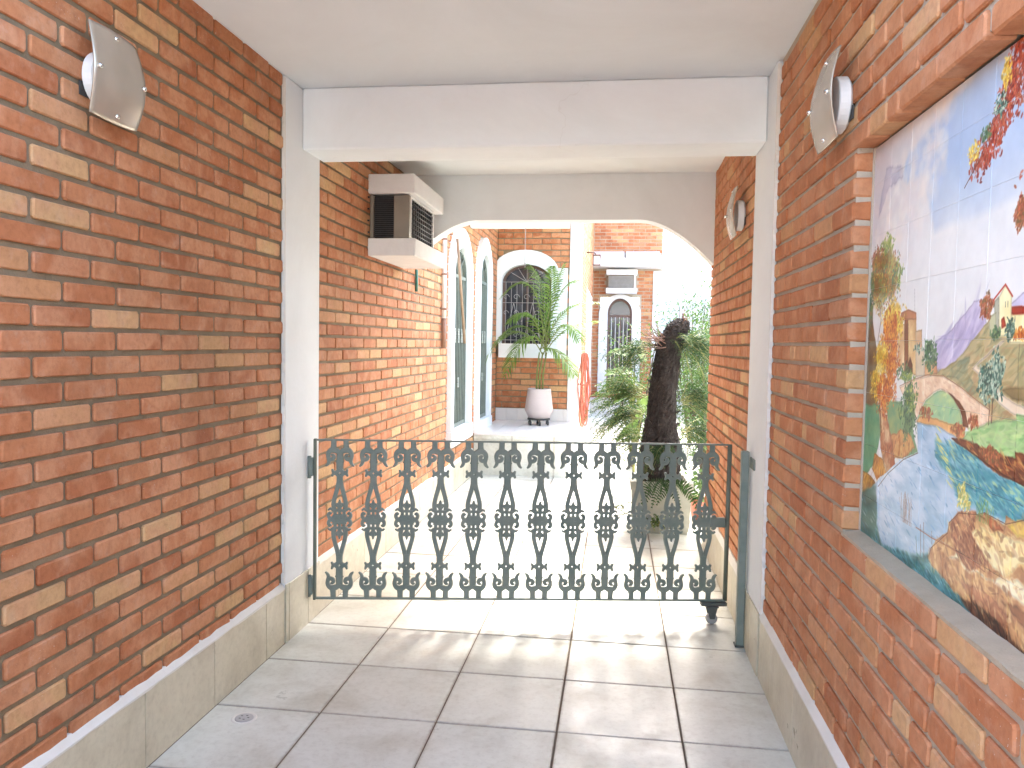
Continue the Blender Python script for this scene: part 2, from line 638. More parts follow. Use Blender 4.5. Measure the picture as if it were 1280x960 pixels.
# floor: grout bed with tiles laid on it
T = .45
X0, Y0 = -1.0835, 2.790
mb = MB(); mb.box(-1.53, 2.1, -1.6, 17.6, -.04, -.005)
floor = struct('floor', mb, 'grout')
rest = MB(); cand = []
for i in range(-1, 7):
    for j in range(-10, 34):
        x0 = X0+i*T; y0 = Y0+j*T
        x1 = min(x0+T, 2.1); x0 = max(x0, -1.5)
        if y0 < -1.6 or y0+T > 17.6 or x1-x0 < .03:
            continue
        if y0 < 5.3 and x0 > .66:
            continue
        if y0+T < 5.8:
            x1 = min(x1, .66)
        cand.append((x0, x1, y0, y0+T))
TM = {}
for x0, x1, y0, y1 in cand:
    wx, wy = x1-x0, y1-y0
    g = .0034
    single = 1.2 < y0 < 11 and x0 < 1.2
    bm = None
    key = (round(wx, 3), round(wy, 3))
    if key not in TM:
        mb = MB(); mb.cbox(-wx/2+g, wx/2-g, -wy/2+g, wy/2-g, -.02, 0, .0022)
        TM[key] = mb.mesh('floor_tile'); TM[key].materials.append(MATS['floor_tile'])
    dz = random.uniform(-.0006, .0006)
    if single:
        o = bpy.data.objects.new('floor_tile', TM[key]); C.objects.link(o); o.parent = floor
        o.location = ((x0+x1)/2+random.uniform(-.0008, .0008), (y0+y1)/2+random.uniform(-.0008, .0008), dz)
        o.rotation_euler = (random.uniform(-.0008, .0008), random.uniform(-.0008, .0008), random.uniform(-.001, .001))
    else:
        rest.box(x0+g, x1-g, y0+g, y1-g, -.02, dz, random.random())
o = part('floor_tiles', rest, 'floor_tile_far', floor, kind='stuff')

# ceiling slab over the passage
mb = MB(); mb.cbox(-1.9, .9, FRONT, 5.69, 2.6, 2.86, .01)
struct('ceiling', mb, 'ceiling_paint')

# ---------------------------------------------------------------- walls


def skirting(wall, plane, sgn, joints, z=.262, proud=.016, cap=True, cap_lab=None, mat='skirting_stone', wob=.004):
    """stone skirting slabs with a white mortar bevel on top; sgn +1: the wall faces +X"""
    for a, b_ in zip(joints[:-1], joints[1:]):
        mb = MB()
        x0, x1 = plane, plane+sgn*proud
        mb.cbox(min(x0, x1), max(x0, x1), a+.0015, b_-.0015, 0, z+random.uniform(-.003, .003), .0016)
        part('skirting_tile', mb, mat, wall)
    mb = MB(); vs = []
    ys = np.arange(joints[0], joints[-1]+.001, .05)
    for y in ys:
        zt = z+.026+random.uniform(-wob, wob)
        zb = z-.006+random.uniform(-wob, wob)*.8
        vs += [(plane-sgn*.012, y, zt+.003), (plane+sgn*.003, y, zt), (plane+sgn*(proud+.0025), y, z+.001), (plane+sgn*(proud+.0025), y, zb)]
    fs = []
    for i in range(len(ys)-1):
        for k in range(3):
            fs.append((i*4+k, i*4+k+1, i*4+5+k, i*4+4+k))
    mb.add(vs, fs)
    part('mortar_bevel', mb, 'plaster_rough', wall)


# left wall, near bay
LW = thing('brick_wall', 'long orange brick wall left of the near passage, with a sconce, running up to the white pillar', 'wall', (-1.6, .9, 0))
mb = MB(); mb.box(-1.75, -1.5165, -1.6, 3.411, 0, 2.6)
part('mortar', mb, 'mortar_brown', LW)
zs = [.252+.0693*(k+.5) for k in range(34)]
lay(LW, (-1.5085, 0), PI/2, (-1.59, 3.408), zs, .0693, .2345, .0125, .0545, phase=2.4502-.2345*20)
skirting(LW, -1.512, 1, [-1.6, -1.28, -.83, -.38, .07, .52, .97, 1.42, 1.873, 2.323, 2.769, 3.217, 3.409])

# right wall, near bay, with the niche of the tile mural
RW = thing('brick_wall', 'orange brick wall on the right of the near passage with a recessed tile mural', 'wall', (.75, .9, 0))
NY0, NY1, NZ0, NZ1 = .905, 2.318, .886, 1.966
mb = MB()
mb.box(.6545, .9, NY1+.006, 3.411, 0, 2.6)
mb.box(.6545, .9, -1.6, NY0-.006, 0, 2.6)
mb.box(.6545, .9, NY0-.006, NY1+.006, 0, NZ0-.004)
mb.box(.6545, .9, NY0-.006, NY1+.006, NZ1+.020, 2.6)
mb.box(.708, .9, NY0-.006, NY1+.006, NZ0-.004, NZ1+.006)
part('mortar', mb, 'mortar_grey', RW)
zs = [1.965-.0673*(k-.5) for k in range(-8, 26)]


def niche(z0, z1):
    return [(-NY1, -NY0)] if (z0+z1)/2 > NZ0 and (z0+z1)/2 < NZ1 else []


lay(RW, (.646, 0), -PI/2, (-3.408, 1.59), zs, .0673, .222, .0095, .0540, cuts=niche, minlen=.012, phase=-2.3137+.111-.222*20, D=.056, irregular=1)
# sill, jamb and head pointing of the niche
mb = MB()
vs = []
ys = np.arange(NY0, NY1+.03, .04)
for y in ys:
    y = min(y, NY1+.004)
    vs += [(.6485, y, .880), (.6475+random.uniform(0, .002), y, .8895+random.uniform(-.0015, .0015)), (.698, y, .898+random.uniform(-.0015, .0015)), (.7075, y, .901)]
fs = [(i*4+k, i*4+k+1, i*4+5+k, i*4+4+k) for i in range(len(ys)-1) for k in range(3)]
mb.add(vs, fs)
part('niche_sill', mb, 'sill_mortar', RW)
mb = MB(); mb.cbox(.694, .7075, NY1-.006, NY1+.005, .899, NZ1+.004, .002)
part('niche_pointing', mb, 'mortar_grey', RW)
skirting(RW, .648, -1, [-1.6, -1.3, -.85, -.4, .05, .5, .95, 1.4, 1.85, 2.3, 2.756, 3.172, 3.405], z=.266)

# white pillars, beam, arched wall
PL = thing('pillar', 'white painted pillar on the left where the gate is hinged', 'pillar', (-1.6, 3.62, 0))
mb = MB(); mb.cbox(-1.75, -1.4985, 3.413, 3.828, 0, 2.598, .006)
part('shaft', mb, 'plaster', PL)
for a, b_ in ((3.413, 3.446), (3.449, 3.674), (3.677, 3.83)):
    mb = MB(); mb.cbox(-1.499, -1.491, a, b_, 0, .275+random.uniform(-.003, .003), .002)
    part('skirting_tile', mb, 'skirting_stone', PL)
PR_ = thing('pillar', 'white painted pillar on the right beside the green gate post', 'pillar', (.75, 3.62, 0))
mb = MB(); mb.cbox(.634, .9, 3.413, 3.885, 0, 2.598, .006)
part('shaft', mb, 'plaster', PR_)
for a, b_ in ((3.413, 3.62), (3.623, 3.885)):
    mb = MB(); mb.cbox(.6265, .6345, a, b_, 0, .27+random.uniform(-.003, .003), .002)
    part('skirting_tile', mb, 'skirting_stone', PR_)
# ragged edge of plaster against the right bricks
mb = MB(); vs = []
for i, z in enumerate(np.arange(.28, 2.6, .025)):
    e = random.uniform(0, .010)
    vs += [(.6335, 3.413, z), (.6335, 3.404-e, z), (.648, 3.404-e*1.2, z)]
fs = []
for i in range(len(vs)//3-1):
    fs += [(i*3, i*3+1, i*3+4, i*3+3), (i*3+1, i*3+2, i*3+5, i*3+4)]
mb.add(vs, fs); part('plaster_edge', mb, 'plaster_rough', PR_)
mb = MB(); vs = []
for i, z in enumerate(np.arange(.285, 2.6, .025)):
    e = random.uniform(0, .007)
    vs += [(-1.498, 3.413, z), (-1.498, 3.408-e, z), (-1.512, 3.408-e*1.2, z)]
fs = []
for i in range(len(vs)//3-1):
    fs += [(i*3, i*3+1, i*3+4, i*3+3), (i*3+1, i*3+2, i*3+5, i*3+4)]
mb.add(vs, fs); part('plaster_edge', mb, 'plaster_rough', PL)

mb = MB(); mb.cbox(-1.4975, .633, 3.60, 3.862, 2.312, 2.599, .007)
top('beam', mb, 'plaster', 'white beam under the ceiling spanning between the two pillars above the gate', 'beam')

AW = MB()
cx, hw = -.432, 1.095


def arch_z(x):
    t = abs(x-cx)
    if t < .58:
        return 2.281
    q = min((t-.58)/.515, 1)
    return 2.281-.326*q**1.75


xs = [-1.5095]+[cx+hw*(-1+2*i/60) for i in range(1, 60)]+[.6455]
vs = []
for x in xs:
    z = arch_z(x)
    vs += [(x, 5.53, 2.599), (x, 5.53, z), (x, 5.68, z), (x, 5.68, 2.599)]
fs = []
for i in range(len(xs)-1):
    for k in range(3):
        fs.append((i*4+k, i*4+k+1, i*4+5+k, i*4+4+k))
AW.add(vs, fs)
top('arched_wall', AW, 'plaster', 'white wall with a flat wide arch opening into the sunny courtyard', 'wall')

# left wall, far bay and courtyard, with the two arched openings
LB = thing('brick_wall', 'orange brick wall behind the gate on the left carrying the air conditioner and two arched doors', 'wall', (-1.6, 6.8, 0))


def ell_half(z, zs_, zc, hw_):
    """half width of an elliptic arch at height z"""
    if z <= zs_:
        return hw_
    if z >= zc:
        return 0
    return hw_*math.sqrt(max(0, 1-((z-zs_)/(zc-zs_))**2))


D1 = dict(c=7.42, ohw=.50, ihw=.385, z0=.46, oz=2.06, oc=2.50, iz0=.60, isp=2.05, ic=2.32)
D2 = dict(c=8.74, ohw=.46, ihw=.335, z0=.445, oz=2.12, oc=2.59, iz0=.56, isp=2.10, ic=2.40)


def door_cuts(z0, z1):
    r = []
    for d in (D1, D2):
        if z1 > d['z0'] and z0 < d['oc']:
            h = ell_half((z0+z1)/2, d['oz'], d['oc'], d['ohw']-.02)
            if h > 0:
                r.append((d['c']-h, d['c']+h))
    return r


mb = MB()
mb.box(-1.75, -1.5165, 3.829, D1['c']-.45, 0, 3.1)
mb.box(-1.75, -1.5165, D1['c']+.45, D2['c']-.41, 0, 3.1)
mb.box(-1.75, -1.5165, D2['c']+.41, 10.1, 0, 3.1)
mb.box(-1.75, -1.5165, D1['c']-.45, D1['c']+.45, 0, .55)
mb.box(-1.75, -1.5165, D2['c']-.41, D2['c']+.41, 0, .50)
mb.box(-1.75, -1.5165, D1['c']-.45, D1['c']+.45, 2.40, 3.1)
mb.box(-1.75, -1.5165, D2['c']-.41, D2['c']+.41, 2.48, 3.1)
part('mortar', mb, 'mortar_brown', LB)
zs = [1.366+.0682*(k+.5) for k in range(-16, 25)]
lay(LB, (-1.5085, 0), PI/2, (3.832, 9.82), zs, .0682, .2425, .0105, .0545, cuts=door_cuts, phase=4.085-.2425*20)
skirting(LB, -1.512, 1, [3.832, 4.12, 4.57, 5.02, 5.47, 5.92, 6.37, 6.82, 7.27, 7.72, 8.255], z=.262)

# right wall, far bay
RB = thing('brick_wall', 'short orange brick wall on the right behind the gate with the farthest sconce', 'wall', (.75, 4.8, 0))
mb = MB(); mb.box(.6545, .9, 3.886, 5.66, 0, 2.6)
part('mortar', mb, 'mortar_brown', RB)
zs = [1.424-.0665*(k-.5) for k in range(-17, 18)]
lay(RB, (.646, 0), -PI/2, (-5.655, -3.889), zs, .0665, .243, .0085, .054, phase=-4.246-.243*20, irregular=1)
# rounded brick ends at the free edge
skirting(RB, .648, -1, [3.888, 4.2, 4.65, 5.10, 5.55, 5.655], z=.262)
mb = MB(); mb.box(.66, .9, 5.66, 5.70, 0, 2.6); part('end_render', mb, 'plaster_rough', RB)

# ---------------------------------------------------------------- arched surrounds


def arch_path(c, hw_, z0, zs_, zc, n=18):
    pts = [(c-hw_, z0)]
    for i in range(n+1):
        th = PI-PI*i/n
        pts.append((c+hw_*math.cos(th), zs_+(zc-zs_)*math.sin(th)))
    pts.append((c+hw_, z0))
    return pts


def ring(mb, fo, outer, inner, d0, d1):
    """solid band between two open paths of equal length, between depths d0 and d1"""
    n = len(outer); vs = []
    for (a, z), (b_, y) in zip(outer, inner):
        vs += [fo(a, z, d0), fo(b_, y, d0), fo(b_, y, d1), fo(a, z, d1)]
    fs = []
    for i in range(n-1):
        for k in range(4):
            k2 = (k+1) % 4
            fs.append((i*4+k, i*4+k2, (i+1)*4+k2, (i+1)*4+k))
    fs += [(0, 1, 2, 3), tuple((n-1)*4+k for k in (3, 2, 1, 0))]
    mb.add(vs, fs)


def obox(mb, fo, a0, a1, z0, z1, d0, d1, rnd=0.):
    c = [fo(a, z, d) for d in (d0, d1) for a, z in ((a0, z0), (a1, z0), (a1, z1), (a0, z1))]
    mb.add(c, [(0, 1, 2, 3), (7, 6, 5, 4), (0, 4, 5, 1), (1, 5, 6, 2), (2, 6, 7, 3), (3, 7, 4, 0)], rnd)


FL = lambda a, z, d: (-1.5085+d, a, z)          # left wall: depth d towards the courtyard


def disc(mb, fo, a, z, r, d0, d1, n=12):
    vs = []
    for d in (d0, d1):
        for k in range(n):
            vs.append(fo(a+r*math.cos(2*PI*k/n), z+r*math.sin(2*PI*k/n), d))
    mb.add(vs, [tuple(range(n)), tuple(range(2*n-1, n-1, -1))]+[(k, (k+1) % n, n+(k+1) % n, n+k) for k in range(n)])


def grilled_door(d, label, nb):
    t = thing('arched_door', label, 'door', (-1.55, d['c'], d['z0']))
    mb = MB()
    ring(mb, FL, arch_path(d['c'], d['ohw'], d['iz0'], d['oz'], d['oc']), arch_path(d['c'], d['ihw'], d['iz0'], d['isp'], d['ic']), -.045, .045)
    part('surround', mb, 'plaster', t)
    mb = MB(); obox(mb, FL, d['c']-d['ohw']-.015, d['c']+d['ohw']+.015, d['z0'], d['iz0']-.001, -.045, .055)
    part('sill', mb, 'plaster', t)
    mb = MB()
    P = arch_path(d['c'], d['ihw']-.004, d['iz0']+.003, d['isp'], d['ic']-.004)
    cpt = len(P)
    vs = [FL(a, z, -.030) for a, z in P]
    mb.add(vs, [tuple(range(cpt))])
    part('door_leaf', mb, 'green_faded', t, flip=False)
    gr = MB()
    ring(gr, FL, P, arch_path(d['c'], d['ihw']-.03, d['iz0']+.003, d['isp'], d['ic']-.03), -.026, .000)
    obox(gr, FL, d['c']-d['ihw']+.03, d['c']+d['ihw']-.03, d['iz0']+.003, d['iz0']+.04, -.024, -.004)
    obox(gr, FL, d['c']-d['ihw']+.03, d['c']+d['ihw']-.03, d['isp']-.02, d['isp']+.012, -.024, -.004)
    g = part('grille_frame', gr, 'green_paint', t)
    for k in range(nb):
        a = d['c']-d['ihw']+.03+(2*d['ihw']-.06)*(k+.5)/nb
        b_ = MB(); obox(b_, FL, a-.007, a+.007, d['iz0']+.04, d['isp']-.02, -.020, -.006)
        part('bar', b_, 'green_paint', t)
    # fan bars in the arch head and cast rosettes
    for th in (35, 62, 90, 118, 145):
        th = math.radians(th); L = (d['ic']-d['isp'])*.9 if th == PI/2 else .9*math.hypot(d['ihw']*math.cos(th), (d['ic']-d['isp'])*math.sin(th))
        b_ = MB(); b_.tube([FL(d['c'], d['isp']+.01, -.012), FL(d['c']+L*math.cos(th), d['isp']+.01+L*math.sin(th), -.012)], .007, 6)
        part('fan_bar', b_, 'green_paint', t)
    for zz in (1.03, 1.46, 1.50):
        for k in range(0, nb, 2):
            if zz == 1.03 and k not in (nb//2, nb//2+1): continue
            a = d['c']-d['ihw']+.03+(2*d['ihw']-.06)*(k+.5)/nb
            b_ = MB()
            for sa, sz in ((-.02, -.025), (.02, -.025), (-.02, .025), (.02, .025)):
                pts = [FL(a+sa+.016*math.cos(q*PI/4), zz+sz+.02*math.sin(q*PI/4), .000) for q in range(9)]
                b_.tube(pts, .005, 5, cap=False)
            part('rosette', b_, 'pale_green', t)
    return t


grilled_door(D1, 'nearer of the two tall arched doors with green grille and white surround', 9)
grilled_door(D2, 'farther arched door with green grille, standing on the tiled porch near the corner', 8)

# two dark hold-back stubs and the pole
mb = MB(); mb.tube([(-1.425, 7.30, 1.41), (-1.425, 7.10, 1.88), (-1.43, 6.93, 2.34)], .013, 8)
top('pole', mb, 'wood', 'thin brown wooden pole slanting across the nearer green door', 'pole')

# ---------------------------------------------------------------- porch
PO = thing('porch', 'raised white tiled porch platform with a beige step edge, under the palm', 'porch', (-1.0, 9.0, 0))
mb = MB(); mb.box(-1.5, -.50, 8.275, 9.82, 0, .43); part('base', mb, 'porch_tile', PO)
for i in range(5):
    for j in range(8):
        mb = MB(); x0 = -1.5+.2*i; y0 = 8.255+.196*j
        mb.cbox(x0+.001, x0+.199, y0+.001, y0+.195, .43, .4452, .001)
        part('paving_tile', mb, 'porch_tile', PO)
for i in range(3):
    mb = MB(); x0 = -1.5+.334*i; mb.cbox(x0+.001, x0+.333, 8.262, 8.274, 0, .385, .001)
    part('riser_tile', mb, 'floor_tile', PO)
mb = MB(); mb.cbox(-1.5, -.495, 8.250, 8.2735, .387, .4295, .002); part('step_edge', mb, 'floor_tile', PO)

WW = thing('brick_wall', 'brick wall at the back of the porch holding the arched barred window', 'wall', (-1.0, 9.95, 0))
WX0, WX1 = -1.512, -.50
W = dict(c=-1.13, ohw=.385, z0=1.238, oz=2.33, oc=2.585, ihw=.315, iz0=1.415, isp=2.19, ic=2.405)
FW = lambda a, z, d: (a, 9.825-d, z)
mb = MB()
mb.box(WX0, WX1, 9.833, 10.1, 0, 1.33)
mb.box(WX0, WX1, 9.833, 10.1, 2.45, 3.1)
mb.box(WX0, -1.46, 9.833, 10.1, 1.33, 2.45)
mb.box(-.80, WX1, 9.833, 10.1, 1.33, 2.45)
part('mortar', mb, 'mortar_brown', WW)


def win_cut(z0, z1):
    zc_ = (z0+z1)/2
    if zc_ < 1.24 or zc_ > W['oc']: return []
    if zc_ < 2.35: return [(-1.60, -.625)]
    h = ell_half(zc_, W['oz']-.1, W['oc'], .46)
    return [(W['c']-.1-h, W['c']-.06+h)]


zs = [.60+.0735*(k+.5) for k in range(0, 34)]
lay(WW, (0, 9.825), 0, (-1.505, -.505), zs, .0735, .238, .008, .060, cuts=win_cut, phase=-1.43)
for i in range(7):
    mb = MB(); x0 = -1.505+.1436*i; mb.cbox(x0+.001, x0+.1425, 9.808, 9.832, .446, .598, .001)
    part('skirting_tile', mb, 'porch_tile', WW)

WI = thing('arched_window', 'arched window with white surround and thin white bars behind the potted palm', 'window', (W['c'], 9.85, 1.24))
mb = MB()
op = arch_path(-1.155, .42, W['iz0'], W['oz']-.02, W['oc'])
ip = arch_path(-1.135, W['ihw'], W['iz0'], W['isp'], W['ic'])
op = [(max(a, -1.507), z) for a, z in op]
ring(mb, FW, op, ip, -.12, .05)
part('surround', mb, 'plaster', WI)
mb = MB(); obox(mb, FW, -.735, -.622, W['z0'], 2.355, -.01, .062); part('jamb', mb, 'plaster', WI)
mb = MB(); obox(mb, FW, -1.47, -.736, W['z0'], W['iz0']-.001, -.10, .075); part('sill', mb, 'plaster', WI)
mb = MB(); ring(mb, FW, arch_path(-1.135, W['ihw'], W['iz0'], W['isp'], W['ic']), arch_path(-1.135, W['ihw']-.035, W['iz0'], W['isp'], W['ic']-.03), -.10, -.07)
obox(mb, FW, -1.145, -1.118, W['iz0'], W['ic']-.03, -.10, -.07)
part('frame', mb, 'brown_metal', WI)
mb = MB(); q = arch_path(-1.135, W['ihw'], W['iz0'], W['isp'], W['ic'])
mb.add([FW(a, z, -.11) for a, z in q], [tuple(range(len(q)))]); part('pane', mb, 'window_glass', WI, flip=False)
bars = []
for a in (-1.40, -1.33, -1.26, -1.19, -1.12, -1.05, -.98, -.91, -.85):
    bars.append([(a, W['iz0']), (a, 2.19)])
for k in range(3):
    for s_ in (-1, 1):
        bars.append([(-1.30+.24*k, 1.93), (-1.30+.24*k+s_*.10, 1.48)])
for z in (1.46, 1.93, 2.19):
    bars.append([(-1.44, z), (-.83, z)])
for th in (40, 65, 90, 115, 140):
    t_ = math.radians(th); bars.append([(-1.135, 2.19), (-1.135+.27*math.cos(t_), 2.19+.19*math.sin(t_))])
for bpts in bars:
    mb = MB(); mb.tube([FW(a, z, -.03) for a, z in bpts], .0033, 5); part('grille_bar', mb, 'bar_paint', WI)
for k in range(5):
    for zc_, r_ in ((2.00, .045), (1.80, .038), (1.52, .038)):
        a = -1.40+.13*k
        mb = MB(); mb.tube([FW(a+r_*(1-.07*q)*math.cos(q*PI/6), zc_+r_*(1-.07*q)*math.sin(q*PI/6), -.028) for q in range(11)], .003, 5)
        part('grille_scroll', mb, 'bar_paint', WI)

# white slab edge beyond the arch, unseen roof slab added above to shade the porch
mb = MB(); mb.cbox(-1.507, -.497, 7.93, 8.03, 2.588, 2.66, .004)
top('beam', mb, 'plaster', 'thin white beam just beyond the arch reaching from the left wall over the porch', 'beam')
mb = MB(); mb.cbox(-5.5, -.35, 6.4, 10.4, 3.11, 3.28, .01)
top('porch_shade_slab', mb, 'plaster', 'unseen flat white roof slab added above the porch walls to shade them', 'roof')

# side wall of the house running back from the porch corner
SW = thing('brick_wall', 'sunlit brick side wall receding behind the white corner post', 'wall', (-.65, 13.5, 0))
mb = MB()
mb.box(-.80, -.5325, 10.11, 13.55, 0, 5.6); mb.box(-.80, -.5325, 15.6, 17.0, 0, 5.6); mb.box(-.80, -.5325, 13.55, 15.6, 2.35, 5.6)
part('mortar', mb, 'mortar_grey', SW)
zs = [.0735*(k+.5) for k in range(2, 70)]
lay(SW, (-.524, 0), PI/2, (10.12, 16.98), zs, .0735, .238, .009, .060, cuts=lambda a, b_: [(13.5, 15.65)] if a < 2.40 else [], phase=10.2)
mb = MB(); mb.cbox(-.60, -.455, 9.80, 10.10, 0, 5.6, .01)
part('corner_post', mb, 'plaster', SW)
t = thing('door', 'pale blue grey door in a white frame in the receding side wall', 'door', (-.55, 14.6, 0))
mb = MB(); mb.cbox(-.62, -.50, 13.55, 13.75, 0, 2.35, .005); mb.cbox(-.62, -.50, 15.40, 15.60, 0, 2.35, .005); mb.cbox(-.62, -.50, 13.755, 15.395, 2.2, 2.35, .005)
part('frame', mb, 'plaster', t)
mb = MB(); mb.cbox(-.60, -.56, 13.76, 15.39, .02, 2.19, .005); part('door_leaf', mb, 'door_grey', t)
mb = MB(); mb.box(-.56, -.552, 14.1, 14.7, .5, 1.75); part('pane', mb, 'window_glass', t)
mb = MB(); mb.tube([(-.555, 15.2, 1.05), (-.52, 15.2, 1.05), (-.52, 15.05, 1.05)], .012, 6); part('handle', mb, 'chrome', t)
# small wall lantern on the corner
t = thing('wall_lantern', 'small brown square lantern high on the receding side wall', 'lamp', (-.5, 13.0, 2.85))
mb = MB(); mb.tube([(-.52, 13.0, 2.93), (-.40, 13.0, 2.93), (-.36, 13.0, 2.88)], .012, 6); part('arm', mb, 'brown_metal', t)
mb = MB(); mb.cbox(-.42, -.29, 12.93, 13.07, 2.87, 2.89, .003)
for sx in (-.415, -.305):
    for sy_ in (12.94, 13.05):
        mb.box(sx, sx+.012, sy_, sy_+.012, 2.73, 2.869)
mb.box(-.42, -.29, 12.93, 13.07, 2.715, 2.729); part('cage', mb, 'brown_metal', t)
mb = MB(); mb.box(-.40, -.31, 12.95, 13.05, 2.73, 2.868); part('glass', mb, 'white_enamel', t)

# ---------------------------------------------------------------- far facade
FY = 17.0
FA = thing('brick_house', 'sunlit brick house front closing the far end of the courtyard', 'house', (.2, 17.3, 0))
FF = lambda a, z, d: (a, FY-d, z)
mb = MB()
mb.box(-.53, .93, FY+.009, FY+.4, 3.0, 5.6)
mb.box(-.53, -.36, FY+.009, FY+.4, 0, 3.0)
mb.box(.46, .74, FY+.009, FY+.4, 0, 3.0)
mb.box(-.36, .46, FY+.009, FY+.4, 2.46, 3.0)
part('mortar', mb, 'mortar_grey', FA)
zs = [.0735*(k+.5) for k in range(4, 64)]


def fac_cut(z0, z1):
    z = (z0+z1)/2
    if z < 2.5: return [(-.39, .505)]
    if z < 3.03: return [(-.255, .405)]
    if z < 3.4: return [(-3, 3)]
    return []


lay(FA, (0, FY), 0, (-.52, .925), [z for z in zs if z > 3.4], .0735, .238, .009, .060, phase=-.4)
lay(FA, (0, FY), 0, (-.52, .735), [z for z in zs if z < 3.05], .0735, .238, .009, .060, cuts=fac_cut, phase=-.4, limit=150)
mb = MB(); mb.cbox(.74, .93, FY-.03, FY+.4, 0, 3.0, .005); part('corner_pilaster', mb, 'plaster', FA)
# canopy
mb = MB(); mb.cbox(-.55, .90, FY-.55, FY-.002, 3.05, 3.22, .01); part('canopy_slab', mb, 'plaster', FA)
for x0, x1 in ((-.52, .12), (.15, .86)):
    mb = MB(); mb.add([(x0, FY-.53, 3.225), (x1, FY-.53, 3.225), (x1, FY-.003, 3.40), (x0, FY-.003, 3.40),
                       (x0, FY-.53, 3.24), (x1, FY-.53, 3.24), (x1, FY-.003, 3.42), (x0, FY-.003, 3.42)],
                      [(0, 3, 2, 1), (4, 5, 6, 7), (0, 1, 5, 4), (1, 2, 6, 5), (2, 3, 7, 6), (3, 0, 4, 7)])
    part('canopy_panel', mb, 'porch_tile', FA)
# arched door of the facade
t = thing('arched_door', 'arched brown door with white surround in the far house front', 'door', (.05, FY, .38))
fo = arch_path(.055, .445, .39, 2.06, 2.505); fi = arch_path(.055, .26, .39, 2.10, 2.42)
mb = MB(); ring(mb, FF, fo, fi, -.15, .05); part('surround', mb, 'plaster', t)
mb = MB(); q = fi; mb.add([FF(a, z, -.14) for a, z in q], [tuple(range(len(q)))]); part('pane', mb, 'window_glass', t, flip=False)
mb = MB(); ring(mb, FF, fi, arch_path(.055, .215, .39, 2.10, 2.37), -.13, -.08); obox(mb, FF, -.16, .27, 2.02, 2.07, -.13, -.08); obox(mb, FF, .04, .085, .4, 2.02, -.13, -.08)
part('frame', mb, 'brown_metal', t)
for k in range(5):
    a = -.12+.085*k
    mb = MB(); mb.tube([FF(a, .4, -.07), FF(a, 2.02, -.07)], .008, 5); part('bar', mb, 'white_enamel', t)
mb = MB(); mb.box(-.53, .93, FY-.9, FY-.16, 0, .30); 
FS = top('doorstep', mb, 'porch_tile', 'low white step along the foot of the far house front', 'step')
mb = MB(); mb.box(-.53, .93, FY-.155, FY-.001, 0, .385); part('tile_ledge', mb, 'red_tile', FS)


def far_ac(t):
    mb = MB(); mb.cbox(-.25, .40, FY-.30, FY-.002, 2.90, 3.01, .006); part('hood_slab', mb, 'plaster', t)
    mb = MB(); mb.cbox(-.25, .40, FY-.30, FY-.002, 2.512, 2.62, .006); part('shelf_slab', mb, 'plaster', t)
    mb = MB(); mb.cbox(-.21, .33, FY-.25, FY-.002, 2.622, 2.897, .006); part('casing', mb, 'ac_casing', t)
    mb = MB(); mb.cbox(.335, .365, FY-.25, FY-.002, 2.622, 2.897, .006); part('side_panel', mb, 'plaster', t)
    for k in range(9):
        mb = MB(); z = 2.64+.027*k; mb.box(-.19, .31, FY-.262, FY-.251, z, z+.014); part('louvre', mb, 'grey_plastic', t)


t = thing('air_conditioner', 'window air conditioner boxed in white slabs above the far arched door', 'air conditioner', (.08, FY-.15, 2.5))
far_ac(t)

# boundary walls, white and sunlit
t = thing('boundary_wall', 'white boundary wall closing the garden behind the ferns', 'wall', (1.5, 17.5, 0))
mb = MB(); mb.box(.932, 2.3, 17.4, 17.6, 0, 3.05); part('wall_body', mb, 'plaster', t)
mb = MB(); mb.cbox(.935, 2.3, 17.35, 17.65, 3.052, 3.14, .01); part('coping', mb, 'plaster_rough', t)
t = thing('boundary_wall', 'white side wall along the right edge of the courtyard', 'wall', (2.2, 11, 0))
mb = MB(); mb.box(2.1, 2.3, 5.7, 17.38, 0, 2.35); part('wall_body', mb, 'plaster', t)
mb = MB(); mb.cbox(2.06, 2.34, 5.7, 17.33, 2.352, 2.42, .01); part('coping', mb, 'plaster_rough', t)
mb = MB(); mb.box(.902, 2.3, 5.55, 5.68, 0, 2.6)
top('return_wall', mb, 'plaster', 'white wall closing the courtyard corner behind the right passage wall', 'wall')
# ================================================================== OBJECTS
# ---------------------------------------------------------------- wall sconces


